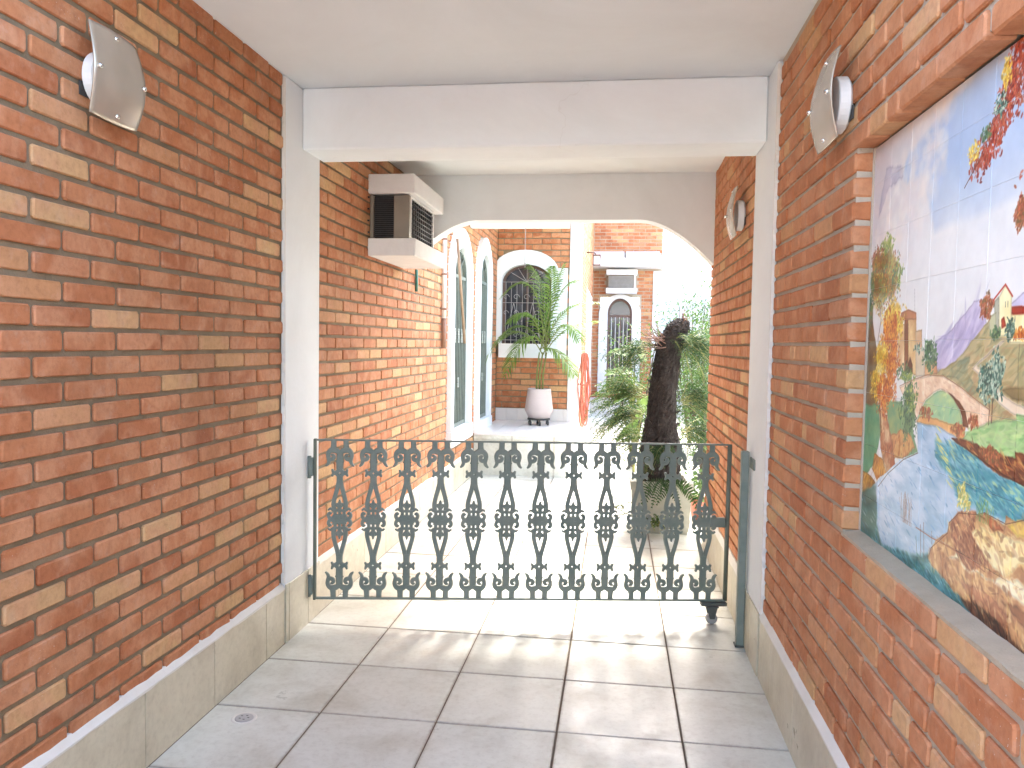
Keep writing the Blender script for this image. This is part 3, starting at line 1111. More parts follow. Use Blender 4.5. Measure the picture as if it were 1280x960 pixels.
def sconce(plane, sgn, yc, zc, label):
    t = thing('wall_sconce', label, 'wall lamp', (plane, yc, zc), 'curved wall sconces of the passage')
    W_, H_ = .236, .25
    mb = MB()
    # round white base, axis along X
    prof = [(.0, 0), (.070, .0), (.080, .008), (.080, .036), (.076, .0385), (.0, .039)]
    vs = []; n = 32
    for r_, d in prof:
        for k in range(n):
            th = 2*PI*k/n
            vs.append((plane+sgn*d, yc+r_*math.cos(th), zc-.01+r_*math.sin(th)))
    fs = [(i*n+k, i*n+(k+1) % n, (i+1)*n+(k+1) % n, (i+1)*n+k) for i in range(len(prof)-1) for k in range(n)]
    mb.add(vs, fs)
    part('base', mb, 'white_enamel', t)
    mb = MB(); mb.cbox(min(plane, plane+sgn*.004), max(plane, plane+sgn*.004), yc-.0835, yc+.0835, zc-.07, zc-.03, .001)
    part('mounting_plate', mb, 'ac_black', t)
    # bowed sheet of frosted glass: arc in height, slightly waisted sides
    nu, nv, th_ = 14, 22, .004
    fr, bk = [], []
    for j in range(nv+1):
        v = -1+2*j/nv
        d = .048+.026*math.cos(v*PI/2*.95)
        hw_ = W_/2*(.90+.10*(1-v*v))
        for i in range(nu+1):
            u = -1+2*i/nu
            y = yc+u*hw_; z = zc+v*H_/2+.006*(1-u*u)*v
            dd = d-.004*u*u
            fr.append((plane+sgn*(dd+th_), y, z)); bk.append((plane+sgn*dd, y, z))
    mb = MB(); m_ = nu+1; K = len(fr)
    fs = []
    for j in range(nv):
        for i in range(nu):
            a = j*m_+i
            fs.append((a, a+1, a+m_+1, a+m_)); fs.append((K+a, K+a+m_, K+a+m_+1, K+a+1))
    for j in range(nv):
        for a in (j*m_, j*m_+nu):
            fs.append((a, a+m_, K+a+m_, K+a))
    for i in range(nu):
        for a in (i, nv*m_+i):
            fs.append((a, a+1, K+a+1, K+a))
    mb.add(fr+bk, fs, smooth=True)
    part('shade', mb, 'frosted_glass', t)
    for y, z, d in ((yc-W_/2*.86, zc, .075), (yc+W_/2*.86, zc, .075), (yc, zc+H_/2*.88, .054), (yc, zc-H_/2*.88, .054)):
        mb = MB(); vs = []; n = 12
        pr = [(.0, .012), (.005, .011), (.0075, .007), (.0075, -.004), (0, -.004)]
        for r_, q in pr:
            for k in range(n):
                th = 2*PI*k/n
                vs.append((plane+sgn*(d+q), y+r_*math.cos(th), z+r_*math.sin(th)))
        mb.add(vs, [(i*n+k, i*n+(k+1) % n, (i+1)*n+(k+1) % n, (i+1)*n+k) for i in range(len(pr)-1) for k in range(n)], smooth=True)
        part('clip', mb, 'chrome', t)
    return t


sconce(-1.509, 1, 2.135, 2.158, 'frosted bowed glass sconce on the left brick wall, the only one on that side')
sconce(.647, -1, 2.43, 2.13, 'larger looking frosted glass sconce on the right brick wall above the mural corner')
sconce(.647, -1, 4.29, 2.115, 'small looking far frosted glass sconce on the right wall beyond the beam')

# ---------------------------------------------------------------- air conditioner on its concrete shelf
t = thing('air_conditioner_box', 'white concrete hood and shelf sticking out of the left wall around the air conditioner', 'concrete shelf', (-1.4, 5.0, 1.93))
mb = MB(); mb.cbox(-1.512, -1.222, 4.63, 5.43, 2.305, 2.42, .006)
part('hood_slab', mb, 'concrete_white', t)
mb = MB(); mb.cbox(-1.512, -1.214, 4.63, 5.44, 1.93, 2.036, .006)
part('shelf_slab', mb, 'concrete_white', t)
t = thing('air_conditioner', 'grey brown window air conditioner between the white slabs on the left wall', 'air conditioner', (-1.4, 5.0, 2.04))
mb = MB()
mb.cbox(-1.36, -1.262, 4.665, 4.70, 2.040, 2.30, .003)
mb.box(-1.512, -1.29, 4.71, 5.30, 2.042, 2.296)
mb.cbox(-1.508, -1.485, 4.665, 4.70, 2.040, 2.30, .003)
part('casing', mb, 'ac_casing', t)
mb = MB(); mb.box(-1.484, -1.361, 4.69, 4.705, 2.042, 2.298); part('louvre_recess', mb, 'ac_black', t)
for k in range(21):
    z = 2.048+.0119*k
    mb = MB(); mb.add([(-1.484, 4.668, z), (-1.361, 4.668, z), (-1.361, 4.689, z+.006), (-1.484, 4.689, z+.006),
                       (-1.484, 4.668, z+.002), (-1.361, 4.668, z+.002), (-1.361, 4.689, z+.008), (-1.484, 4.689, z+.008)],
                      [(0, 3, 2, 1), (4, 5, 6, 7), (0, 1, 5, 4), (1, 2, 6, 5), (2, 3, 7, 6), (3, 0, 4, 7)])
    part('louvre', mb, 'ac_fin', t)
mb = MB(); mb.cbox(-1.29, -1.262, 4.702, 4.72, 2.04, 2.30, .002); mb.cbox(-1.29, -1.262, 5.285, 5.31, 2.04, 2.30, .002)
mb.box(-1.29, -1.262, 4.721, 5.284, 2.04, 2.052); mb.box(-1.29, -1.262, 4.721, 5.284, 2.288, 2.30)
part('end_frame', mb, 'concrete_white', t)
mb = MB(); mb.box(-1.289, -1.280, 4.721, 5.284, 2.053, 2.287); part('coil', mb, 'ac_black', t)
for k in range(11):
    y = 4.745+.052*k
    mb = MB(); mb.tube([(-1.272, y, 2.055), (-1.272, y, 2.285)], .005, 6); part('coil_fin', mb, 'ac_fin', t)
for k in range(7):
    z = 2.08+.03*k
    mb = MB(); mb.tube([(-1.266, 4.722, z), (-1.266, 5.283, z)], .004, 6); part('coil_fin', mb, 'ac_fin', t)
# little black fixings between casing and wall
for z in (2.07, 2.14, 2.21, 2.28):
    mb = MB(); mb.cbox(-1.512, -1.498, 4.618, 4.629, z-.005, z+.005, .001); part('fixing', mb, 'ac_black', t)

mb = MB(); mb.tube([(-1.497, 5.76, 1.955), (-1.497, 5.76, 1.79)], .011, 10)
top('drain_pipe', mb, 'pipe_green', 'short green drain pipe end below the air conditioner on the left wall', 'pipe')
t = thing('downpipe', 'slim brown and cream pipe clipped to the left wall just before the first door', 'pipe', (-1.49, 6.70, 1.0))
mb = MB(); mb.tube([(-1.485, 6.66, 2.60), (-1.485, 6.66, 1.62)], .019, 10); part('upper_pipe', mb, 'concrete_white', t)
mb = MB(); mb.tube([(-1.485, 6.66, 1.62), (-1.485, 6.66, 1.36)], .021, 10); part('lower_pipe', mb, 'pipe_brown', t)
for z in (2.3, 2.0, 1.7):
    mb = MB(); mb.cbox(-1.508, -1.460, 6.64, 6.68, z-.008, z+.008, .002); part('clip', mb, 'pipe_brown', t)
# hanging wire
mb = MB(); mb.tube([(-.83, 7.0, 2.90), (-.829, 7.0, 2.32), (-.828, 7.0, 2.10)], .0025, 5)
mb.tube([(-.828, 7.0, 2.14), (-.82, 7.0, 2.12), (-.828, 7.0, 2.09), (-.836, 7.0, 2.12), (-.828, 7.0, 2.14)], .0025, 5)
top('hanging_wire', mb, 'grey_plastic', 'thin wire hanging down in front of the arched window', 'wire')

# ---------------------------------------------------------------- gate
GX0, GY0, GX1, GY1 = -1.462, 3.705, .573, 4.045
GL = math.hypot(GX1-GX0, GY1-GY0)
ga = math.atan2(GY1-GY0, GX1-GX0)
GZ0, GZ1 = .128, .917
gate = thing('gate', 'low dark green cast iron gate of scroll balusters swung across the passage', 'gate', (GX0, GY0, 0))
gate.rotation_euler = (0, 0, ga)


def gpart(name, mb, mat, label=None):
    o = link(name, mb.mesh(name), mat, gate)
    if label: o['label'] = label
    return o


PXM = .00407


RC = [0]


def ribbon(mb, pts, wd, th0=.0065, mirror=True, sub=3):
    """flat-backed tapered ribbon through 2-D points (pixels of the pattern: x across, y down)"""
    P = [np.array(p, float) for p in pts]
    Wd = list(wd) if hasattr(wd, '__len__') else [wd]*len(P)
    # Catmull-Rom
    if len(P) > 2 and sub > 1:
        Q, V = [], []
        for i in range(len(P)-1):
            p0 = P[max(i-1, 0)]; p1 = P[i]; p2 = P[i+1]; p3 = P[min(i+2, len(P)-1)]
            for s in range(sub):
                u = s/sub
                Q.append(.5*((2*p1)+(-p0+p2)*u+(2*p0-5*p1+4*p2-p3)*u*u+(-p0+3*p1-3*p2+p3)*u**3))
                V.append(Wd[i]*(1-u)+Wd[i+1]*u)
        Q.append(P[-1]); V.append(Wd[-1]); P, Wd = Q, V
    for sx in ((1, -1) if mirror else (1,)):
        for sz in (1, -1):
            RC[0] = (RC[0]+7) % 43
            th = th0*(1+.009*RC[0])          # every ribbon a hair thicker or thinner, so none lie in one plane
            vs = []
            for i, p in enumerate(P):
                t_ = P[min(i+1, len(P)-1)]-P[max(i-1, 0)]
                t_ = t_/(np.linalg.norm(t_)+1e-9)
                nn = np.array((-t_[1], t_[0]))*(Wd[i]*1.12+.75)/2
                for f_, d in ((1, 0), (.72, .8), (-.72, .8), (-1, 0), (-.72, -.8), (.72, -.8)):
                    q = p+nn*f_
                    x = q[0]*PXM*sx
                    z = (96.5-q[1])*PXM*sz
                    vs.append((x, d*th, z))
            fs = []
            for i in range(len(P)-1):
                for k in range(6):
                    k2 = (k+1) % 6
                    fs.append((i*6+k, i*6+k2, (i+1)*6+k2, (i+1)*6+k))
            fs.append(tuple(range(5, -1, -1))); fs.append(tuple((len(P)-1)*6+k for k in range(6)))
            mb.add(vs, fs)


bal = MB()
R_ = lambda *a, **k: ribbon(bal, *a, **k)
R_([(7.4, -1), (7.5, 5), (7.8, 10)], [5.4, 5.4, 6.4])
R_([(0, 14), (4, 12), (8, 11), (12, 12.5), (14.2, 16.5), (13.8, 21), (13.2, 25), (14.6, 28.6), (17.2, 31)], [4, 6, 6.2, 5, 4.2, 4, 3.6, 3, 1.2])
R_([(13.6, 20.5), (11.6, 22.6), (8.6, 22), (7.2, 19.4), (8.6, 17.4), (10, 18.4)], [3, 4.2, 4.4, 4, 3.4, 3])
R_([(0, 11.5), (0, 24), (0, 25.5), (0, 27), (0, 36)], [6.5, 7.4, 9, 7.4, 7], mirror=False, sub=1)
R_([(0, 34.2), (4.4, 39.6)], 4.2); R_([(4.4, 39.2), (0, 45)], 4.2)
R_([(3.4, 39.6), (7.2, 39.4)], [5, 4.4])
R_([(6.2, 39.6), (8.0, 38.4), (9.4, 34.6)], [3.4, 3.2, 1.6]); R_([(6.2, 39.4), (8.2, 40.8), (9.6, 43.6)], [3.4, 3, 1.6])
R_([(0, 43), (0, 54)], [6.4, 7], mirror=False, sub=1)
R_([(1.2, 50), (2.6, 57), (4.8, 65), (6.8, 73), (7.4, 79), (6.4, 86)], [4.4, 4.4, 4.2, 4.2, 4.4, 4.6])
R_([(0, 72), (0, 75.5), (0, 79), (0, 86)], [.8, 3, 4.6, 3.2], mirror=False, sub=2)
R_([(0, 82), (2.2, 80), (3.4, 76.4)], [2, 2, 2]); R_([(2, 81.5), (5, 78)], [1.4, 1.4])
R_([(4, 86.5), (8, 85), (11, 83.4), (14, 85.2)], [3.4, 3, 2.6, 1.2])
R_([(0, 85.6), (7.5, 86)], 2.8)
R_([(0, 85), (0, 97)], 2.8, mirror=False, sub=1); R_([(5.4, 85), (5.6, 97)], 3.2)
R_([(0, 93.6), (8.5, 94)], 5.8)
R_([(0, 95.5), (9.4, 96.5)], 6)
R_([(7.4, 95), (10.4, 96.2), (12.8, 94), (13.4, 90.8), (11.8, 88.8), (10.2, 90.4)], [4, 4, 3.6, 3.4, 3.2, 2.4])
bm_ = bal.mesh('baluster')
bm_.materials.append(MATS['green_paint'])
for k in range(12):
    o = bpy.data.objects.new('baluster', bm_); C.objects.link(o); o.parent = gate
    o.location = (.115+.1668*k, 0, (GZ0+GZ1)/2)
mb = MB(); mb.cbox(0, GL, -.007, .007, GZ1-.002, GZ1+.007, .002); gpart('top_rail', mb, 'green_paint')
mb = MB(); mb.cbox(0, GL, -.008, .008, GZ0-.010, GZ0+.001, .002); gpart('bottom_rail', mb, 'green_paint')
mb = MB(); mb.cbox(-.014, 0, -.012, .012, GZ0-.012, GZ1+.008, .002); gpart('hinge_stile', mb, 'green_faded')
mb = MB(); mb.tube([(GL+.004, 0, GZ0-.006), (GL+.006, 0, GZ1+.004)], .0115, 10); gpart('latch_stile', mb, 'green_faded')
mb = MB(); mb.cbox(GL-.085, GL-.008, -.012, .012, .50, .548, .003); gpart('latch_box', mb, 'green_paint')
for z in (.785, .19):
    mb = MB()
    mb.cbox(-.036, -.0145, -.02, .02, z-.045, z+.045, .003)
    mb.tube([(-.034, -.012, z-.055), (-.034, -.012, z+.055)], .011, 8)
    mb.tube([(-.050, .0, z-.026), (-.050, 0, z+.020)], .012, 8)
    gpart('hinge', mb, 'green_paint')
mb = MB(); mb.cbox(GL-.12, GL+.012, -.018, .018, GZ0-.032, GZ0-.0125, .003)
mb.cbox(GL-.095, GL-.03, -.022, .022, GZ0-.040, GZ0-.0325, .002)
for sy_ in (-.017, .013):
    mb.add([(GL-.090, sy_, GZ0-.04), (GL-.036, sy_, GZ0-.04), (GL-.050, sy_, .030), (GL-.074, sy_, .030),
            (GL-.090, sy_+.004, GZ0-.04), (GL-.036, sy_+.004, GZ0-.04), (GL-.050, sy_+.004, .030), (GL-.074, sy_+.004, .030)],
           [(0, 1, 2, 3), (7, 6, 5, 4), (0, 4, 5, 1), (1, 5, 6, 2), (2, 6, 7, 3), (3, 7, 4, 0)])
ca = gpart('caster', mb, 'dark_steel')
mb = MB(); vs = []; n = 20
for r_, y in ((.010, -.012), (.026, -.012), (.029, -.008), (.029, .008), (.026, .012), (.010, .012)):
    for k in range(n):
        vs.append((GL-.062+r_*math.cos(2*PI*k/n), y, .030+r_*math.sin(2*PI*k/n)))
mb.add(vs, [(i*n+k, i*n+(k+1) % n, (i+1)*n+(k+1) % n, (i+1)*n+k) for i in range(5) for k in range(n)]+[tuple(range(n)), tuple(5*n+k for k in range(n-1, -1, -1))], smooth=False)
wo = link('wheel', mb.mesh('wheel'), 'grey_plastic', ca)

# the post the gate latches to
t = thing('gate_post', 'green square iron post fixed beside the right white pillar', 'post', (.615, 3.76, 0))
mb = MB(); mb.cbox(.590, .6255, 3.735, 3.775, .002, .928, .003); part('post', mb, 'green_paint', t)
mb = MB(); mb.cbox(.6258, .634, 3.63, 3.735, .855, .905, .002); part('bracket', mb, 'green_paint', t)
mb = MB(); mb.cbox(.584, .626, 3.728, 3.782, .0015, .010, .002); part('foot_plate', mb, 'dark_steel', t)

# drain cover in the floor
t = thing('drain_cover', 'small round grey drain cap in the left floor tile near the wall', 'drain cover', (-1.343, 2.70, 0))
mb = MB(); mb.lathe([(0, .0035), (.030, .0035), (.0335, .0028), (.034, .001)], -1.343, 2.70, 28); part("cap", mb, "drain_metal", t)
mb = MB(); mb.lathe([(.0345, .0008), (.041, .0026), (.046, .0012), (.047, .0003)], -1.343, 2.70, 28); part('cement_ring', mb, 'plaster_rough', t)
for k in range(5):
    mb = MB(); a = 2*PI*k/5; mb.cbox(-1.343+.016*math.cos(a)-.004, -1.343+.016*math.cos(a)+.004, 2.70+.016*math.sin(a)-.0015, 2.70+.016*math.sin(a)+.0015, .0036, .0045, .0003)
    part('slot', mb, 'ac_black', t)
mb = MB(); mb.lathe([(0, .003), (.004, .003), (.005, .0008)], .49, 2.55, 10)
top('floor_plug', mb, 'ac_black', 'tiny dark dot plug in the floor tile at the right front', 'plug')

# ---------------------------------------------------------------- tile mural (painted in code, printed flat on real tiles)
MW, MH, MPX = 1.41, 1.15, 820
MZ0 = .860

PP = {
'cloudblue':'0.821,2.049 0.608,1.963 0.562,1.951 0.504,1.946 0.443,1.926 0.377,1.913 0.33,1.898 0.26,1.888 0.235,1.871 0.229,1.829 0.269,1.813 0.339,1.821 0.368,1.826 0.382,1.785 0.44,1.676 0.645,1.678 0.856,1.685',
'cloudgrey':'0.099,1.885 0.172,1.881 0.223,1.875 0.228,1.837 0.13,1.832 0.091,1.793 0.057,1.761 0.073,1.839',
'mount':'0.435,1.393 0.475,1.432 0.556,1.455 0.655,1.509 0.689,1.511 0.715,1.457 0.598,1.394 0.521,1.367 0.439,1.353',
'mount2':'0.797,1.494 0.858,1.521 0.896,1.531 0.902,1.464 0.8,1.468',
'hill':'0.439,1.353 0.524,1.374 0.601,1.397 0.676,1.44 0.701,1.459 0.723,1.47 0.8,1.46 0.902,1.471 0.919,1.292 0.753,1.271 0.668,1.283 0.528,1.339',
'hillshade':'0.505,1.356 0.602,1.392 0.653,1.399 0.641,1.369 0.698,1.332 0.664,1.322 0.587,1.355',
'hillshade2':'0.777,1.337 0.812,1.347 0.887,1.357 0.89,1.323 0.822,1.325',
'gable':'0.757,1.51 0.779,1.532 0.804,1.512 0.811,1.436 0.764,1.436',
'gshade':'0.739,1.503 0.757,1.512 0.764,1.438 0.748,1.441',
'annex':'0.719,1.475 0.75,1.484 0.754,1.441 0.726,1.438',
'wing':'0.807,1.485 0.9,1.488 0.904,1.443 0.811,1.44',
'wingroof':'0.806,1.495 0.899,1.502 0.9,1.487 0.807,1.485',
'porch':'0.77,1.469 0.781,1.474 0.789,1.456 0.772,1.451',
'path1':'0.78,1.428 0.792,1.427 0.682,1.38 0.728,1.361 0.761,1.347 0.784,1.33 0.918,1.305 0.919,1.289 0.816,1.299 0.757,1.32 0.719,1.351 0.662,1.377',
'underarch':'0.385,1.242 0.401,1.272 0.431,1.298 0.475,1.317 0.513,1.326 0.555,1.322 0.588,1.309 0.612,1.292 0.635,1.255 0.58,1.233 0.404,1.244',
'underbank':'0.385,1.242 0.402,1.261 0.472,1.262 0.578,1.258 0.638,1.264 0.641,1.233 0.604,1.232 0.496,1.244',
'bridge':'0.266,1.319 0.359,1.342 0.439,1.355 0.483,1.358 0.526,1.356 0.576,1.348 0.619,1.335 0.671,1.319 0.707,1.308 0.744,1.3 0.752,1.278 0.705,1.264 0.653,1.254 0.636,1.28 0.612,1.296 0.584,1.31 0.547,1.321 0.513,1.326 0.475,1.317 0.431,1.298 0.401,1.272 0.385,1.242 0.362,1.27 0.323,1.296 0.285,1.302',
'archdark':'0.631,1.258 0.625,1.276 0.612,1.292 0.584,1.309 0.551,1.322 0.571,1.319 0.611,1.307 0.639,1.29 0.657,1.258',
'tower':'0.279,1.488 0.357,1.486 0.373,1.35 0.294,1.359',
'towertop':'0.251,1.493 0.256,1.503 0.304,1.509 0.356,1.499 0.358,1.482 0.28,1.484 0.253,1.481',
'towershade':'0.28,1.484 0.306,1.484 0.321,1.356 0.294,1.359',
'tower2':'0.243,1.47 0.281,1.475 0.295,1.355 0.243,1.376',
'tower3':'0.356,1.456 0.395,1.459 0.4,1.407 0.361,1.407',
'tower4':'0.36,1.414 0.409,1.418 0.421,1.352 0.368,1.347',
'castlewall':'0.417,1.385 0.484,1.39 0.492,1.359 0.421,1.352',
'door':'0.314,1.371 0.327,1.395 0.345,1.376 0.347,1.357 0.315,1.36',
'trunkL':'-0.04,1.54 0.024,1.537 0.081,1.404 0.115,1.233 0.069,1.174 -0.016,1.176',
'tealbank':'-0.056,1.253 0.124,1.26 0.14,1.182 0.11,1.114 0.015,1.043 -0.058,1.031',
'ridge':'0.171,1.284 0.286,1.288 0.356,1.236 0.392,1.183 0.413,1.167 0.313,1.149 0.207,1.19',
'rockA':'0.126,1.245 0.183,1.241 0.233,1.166 0.257,1.113 0.194,1.095 0.144,1.151',
'rockB':'0.101,1.128 0.166,1.126 0.195,1.091 0.129,1.063 0.086,1.088',
'rockC':'-0.062,1.065 0.082,1.066 0.144,1.046 0.055,1.01 -0.051,0.98',
'rockD':'0.213,1.191 0.284,1.219 0.359,1.207 0.387,1.179 0.313,1.149 0.237,1.134',
'river':'-0.052,0.99 0.054,1.017 0.194,1.095 0.313,1.149 0.403,1.173 0.39,1.243 0.517,1.246 0.619,1.231 0.71,1.209 0.792,1.191 0.878,1.183 0.929,1.184 0.965,0.811 -0.105,0.782',
'riverteal':'0.498,1.223 0.62,1.226 0.711,1.206 0.792,1.191 0.929,1.184 0.935,1.121 0.769,1.112 0.634,1.092 0.59,1.142 0.503,1.18',
'riverdark':'-0.052,0.99 0.137,1.051 0.142,0.958 0.183,0.882 -0.037,0.871',
'riverbot':'-0.009,0.892 0.168,0.9 0.34,0.924 0.483,0.961 0.573,0.927 0.664,0.913 0.792,0.878 0.935,0.864 0.661,0.829 -0.002,0.833',
'meadow':'0.63,1.234 0.654,1.252 0.752,1.277 0.918,1.302 0.926,1.219 0.824,1.222 0.732,1.224',
'bank':'0.581,1.229 0.63,1.235 0.732,1.227 0.824,1.225 0.926,1.219 0.93,1.176 0.856,1.182 0.792,1.188 0.711,1.204 0.62,1.219',
'rock':'0.484,0.947 0.499,0.975 0.539,1.008 0.582,1.028 0.588,1.052 0.631,1.081 0.677,1.094 0.712,1.094 0.741,1.105 0.785,1.104 0.824,1.102 0.852,1.114 0.933,1.139 0.96,0.862 0.872,0.877 0.769,0.888 0.664,0.913 0.573,0.927 0.504,0.935',
'creamA':'0.675,1.046 0.734,1.074 0.802,1.084 0.887,1.091 0.937,1.101 0.942,1.053 0.878,1.043 0.834,1.005 0.78,1.007 0.729,1.026',
'creamB':'0.592,0.973 0.645,0.988 0.686,0.973 0.766,0.981 0.848,0.979 0.949,0.978 0.946,1.01 0.867,1.017 0.782,0.983 0.688,0.987 0.629,0.996',
'ochre':'0.824,1.102 0.852,1.114 0.933,1.139 0.937,1.105 0.873,1.095',
'brownA':'0.588,1.048 0.631,1.08 0.677,1.093 0.712,1.094 0.692,1.052 0.773,1.008 0.7,0.977 0.625,0.999',
'brownB':'0.712,1.095 0.741,1.105 0.785,1.104 0.82,1.091 0.791,1.081',
'brownC':'0.649,0.946 0.768,0.961 0.851,0.944 0.834,0.916 0.757,0.911',
'brownD':'0.821,0.963 0.859,0.95 0.928,0.93 0.952,0.939 0.949,0.971 0.872,0.968',
'darkbot':'0.653,0.911 0.706,0.922 0.804,0.92 0.932,0.891 0.935,0.864 0.77,0.885',
}
PL = {
'flag':('0.339,1.555 0.346,1.501',1),
'roofline':('0.735,1.506 0.779,1.532 0.807,1.509',2.2),
'win1':('0.782,1.5 0.783,1.491',1.2),
'win2':('0.791,1.501 0.792,1.491',1.2),
'win3':('0.819,1.473 0.82,1.464',1.2),
'tr1':('0.752,1.338 0.752,1.305 0.752,1.277',1.6),
'tr2':('0.737,1.328 0.741,1.297 0.74,1.272',1.5),
'rail':('0.408,1 0.501,0.998 0.593,1.001 0.698,0.999 0.755,0.995',1.6),
'post1':('0.435,1.012 0.443,0.943',1.4),
'post2':('0.453,1.021 0.462,0.945',1.4),
'post3':('0.5,1.012 0.503,0.984',1.2),
'reed':('0.41,0.98 0.426,0.928',1.2),
'trunkA':('0.082,1.551 0.109,1.49 0.09,1.437 0.108,1.34',1.6),
'trunkB':('0.179,1.426 0.14,1.342 0.122,1.277 0.145,1.193',2.6),
'bedge':('0.266,1.321 0.359,1.342 0.439,1.355 0.526,1.356 0.619,1.335 0.671,1.319 0.744,1.3',1.4),
'bankline':('0.581,1.228 0.711,1.204 0.792,1.189 0.904,1.179',2),
'rockline':('0.484,0.947 0.499,0.975 0.582,1.028 0.588,1.052 0.631,1.081 0.712,1.095 0.741,1.105 0.824,1.102 0.933,1.139',1.2),
'branch':('0.831,1.936 0.758,1.891 0.71,1.847 0.651,1.786 0.588,1.743',1.6),
'shoreL':('0.137,1.047 0.207,1.093 0.314,1.145 0.403,1.173',1.4),
}
PE = [
(0.136, 1.678, 0.043, 0.031, 70, 'G'),
(0.057, 1.653, 0.046, 0.03, 70, 'R'),
(0.21, 1.602, 0.04, 0.029, 70, 'G'),
(0.116, 1.592, 0.102, 0.064, 300, 'M'),
(0.008, 1.549, 0.035, 0.072, 100, 'D'),
(0.202, 1.481, 0.068, 0.049, 170, 'Y'),
(0.185, 1.422, 0.064, 0.082, 230, 'O'),
(0.085, 1.318, 0.038, 0.039, 90, 'Y'),
(0.151, 1.296, 0.049, 0.054, 150, 'O'),
(0.128, 1.39, 0.049, 0.042, 100, 'Y'),
(0.212, 1.344, 0.034, 0.061, 120, 'O'),
(0.331, 1.268, 0.046, 0.065, 150, 'D'),
(0.349, 1.292, 0.03, 0.027, 50, 'G'),
(0.289, 1.355, 0.048, 0.018, 50, 'D'),
(0.317, 1.348, 0.041, 0.012, 40, 'G'),
(0.448, 1.398, 0.035, 0.033, 90, 'D'),
(0.375, 1.414, 0.025, 0.008, 18, 'T'),
(0.759, 1.365, 0.027, 0.042, 140, 'T'),
(0.719, 1.351, 0.026, 0.031, 100, 'T'),
(0.708, 1.495, 0.022, 0.02, 80, 'R'),
(0.804, 1.45, 0.015, 0.018, 40, 'T'),
(0.751, 1.444, 0.015, 0.01, 30, 'D'),
(0.842, 1.441, 0.021, 0.009, 30, 'O'),
(0.439, 1.269, 0.032, 0.011, 40, 'R'),
(0.61, 1.248, 0.026, 0.011, 40, 'R'),
(0.676, 1.272, 0.017, 0.011, 40, 'R'),
(0.758, 1.216, 0.028, 0.013, 70, 'R'),
(0.772, 1.392, 0.058, 0.012, 0, 'T'),
(0.642, 1.118, 0.018, 0.022, 60, 'C'),
(0.669, 1.107, 0.014, 0.013, 25, 'C'),
(0.794, 1.929, 0.037, 0.049, 260, 'X'),
(0.765, 1.875, 0.033, 0.032, 160, 'X'),
(0.733, 1.841, 0.031, 0.027, 130, 'X'),
(0.698, 1.808, 0.036, 0.027, 150, 'X'),
(0.652, 1.777, 0.034, 0.022, 110, 'X'),
(0.727, 1.869, 0.019, 0.018, 50, 'T'),
(0.746, 1.921, 0.015, 0.024, 50, 'Y'),
(0.624, 1.808, 0.022, 0.016, 40, 'Y'),
(0.824, 1.652, 0.022, 0.025, 90, 'R'),
(0.673, 1.83, 0.017, 0.013, 25, 'D'),
]
NW, NH = int(MW*MPX), int(MH*MPX)
rg = np.random.RandomState(5)
img = np.zeros((NH, NW, 3), np.float32)
SS, ZZ = np.meshgrid((np.arange(NW)+.5)/MPX, MZ0+(np.arange(NH)+.5)/MPX)
c_ = lambda r, g, b: np.array((r, g, b), np.float32)/255


def fbm(sc, seed, oct_=4, ax=1., ay=1.):
    r = np.random.RandomState(seed); out = np.zeros((NH, NW), np.float32); amp = 1; tot = 0
    for o in range(oct_):
        gx = max(2, int(MW*sc*ax*2**o))+2; gy = max(2, int(MH*sc*ay*2**o))+2
        g = r.rand(gy, gx).astype(np.float32)
        x = SS/MW*(gx-1.001); y = (ZZ-MZ0)/MH*(gy-1.001)
        i = x.astype(int); j = y.astype(int); fx = x-i; fy = y-j
        fx = fx*fx*(3-2*fx); fy = fy*fy*(3-2*fy)
        out += amp*(g[j, i]*(1-fx)*(1-fy)+g[j, i+1]*fx*(1-fy)+g[j+1, i]*(1-fx)*fy+g[j+1, i+1]*fx*fy)
        tot += amp; amp *= .55
    return out/tot


WX = (fbm(9, 1, 4)-.5)*.022+(fbm(50, 11, 2)-.5)*.008
WZ = (fbm(9, 2, 4)-.5)*.022+(fbm(50, 12, 2)-.5)*.008
GR = fbm(30, 3, 4)
DG = fbm(14, 4, 4, 1, 3)


def prs(s): return [tuple(map(float, q.split(','))) for q in s.split()]


def pmask(pts, wob=1.):
    xs = SS+WX*wob; zs_ = ZZ+WZ*wob
    m_ = np.zeros(xs.shape, bool); n = len(pts)
    a0 = min(p[0] for p in pts)-.03; a1 = max(p[0] for p in pts)+.03
    for i in range(n):
        x0, y0 = pts[i]; x1, y1 = pts[(i+1) % n]
        if y0 == y1: continue
        cnd = ((y0 > zs_) != (y1 > zs_)) & (xs < (x1-x0)*(zs_-y0)/(y1-y0)+x0)
        m_ ^= cnd
    return m_


def blur(a, k):
    for ax in (0, 1):
        q = np.cumsum(np.pad(a, [(k+1, k) if i == ax else (0, 0) for i in range(2)], mode='edge'), axis=ax)
        a = (np.take(q, range(2*k+1, q.shape[ax]), ax)-np.take(q, range(0, q.shape[ax]-2*k-1), ax))/(2*k+1)
    return a.astype(np.float32)


def fill(name, col, col2=None, soft=1, wob=.5, alpha=1., tex=GR, gain=1.8, pts=None, edge=.6):
    m_ = pmask(pts or prs(PP[name]), wob).astype(np.float32)
    if soft: m_ = blur(m_, soft)
    ed = np.clip(m_-blur(m_, 3), 0, 1)*1.1
    m_ *= alpha
    if col2 is not None:
        k = np.clip((tex-.5)*gain+.5, 0, 1)[..., None]
        cc = c_(*col)*(1-k)+c_(*col2)*k
    else:
        cc = c_(*col)
    global img
    img = img*(1-m_[..., None])+cc*m_[..., None]
    if col2 is None or edge: img = img*(1-np.clip(ed, 0, .5)[..., None]*edge)


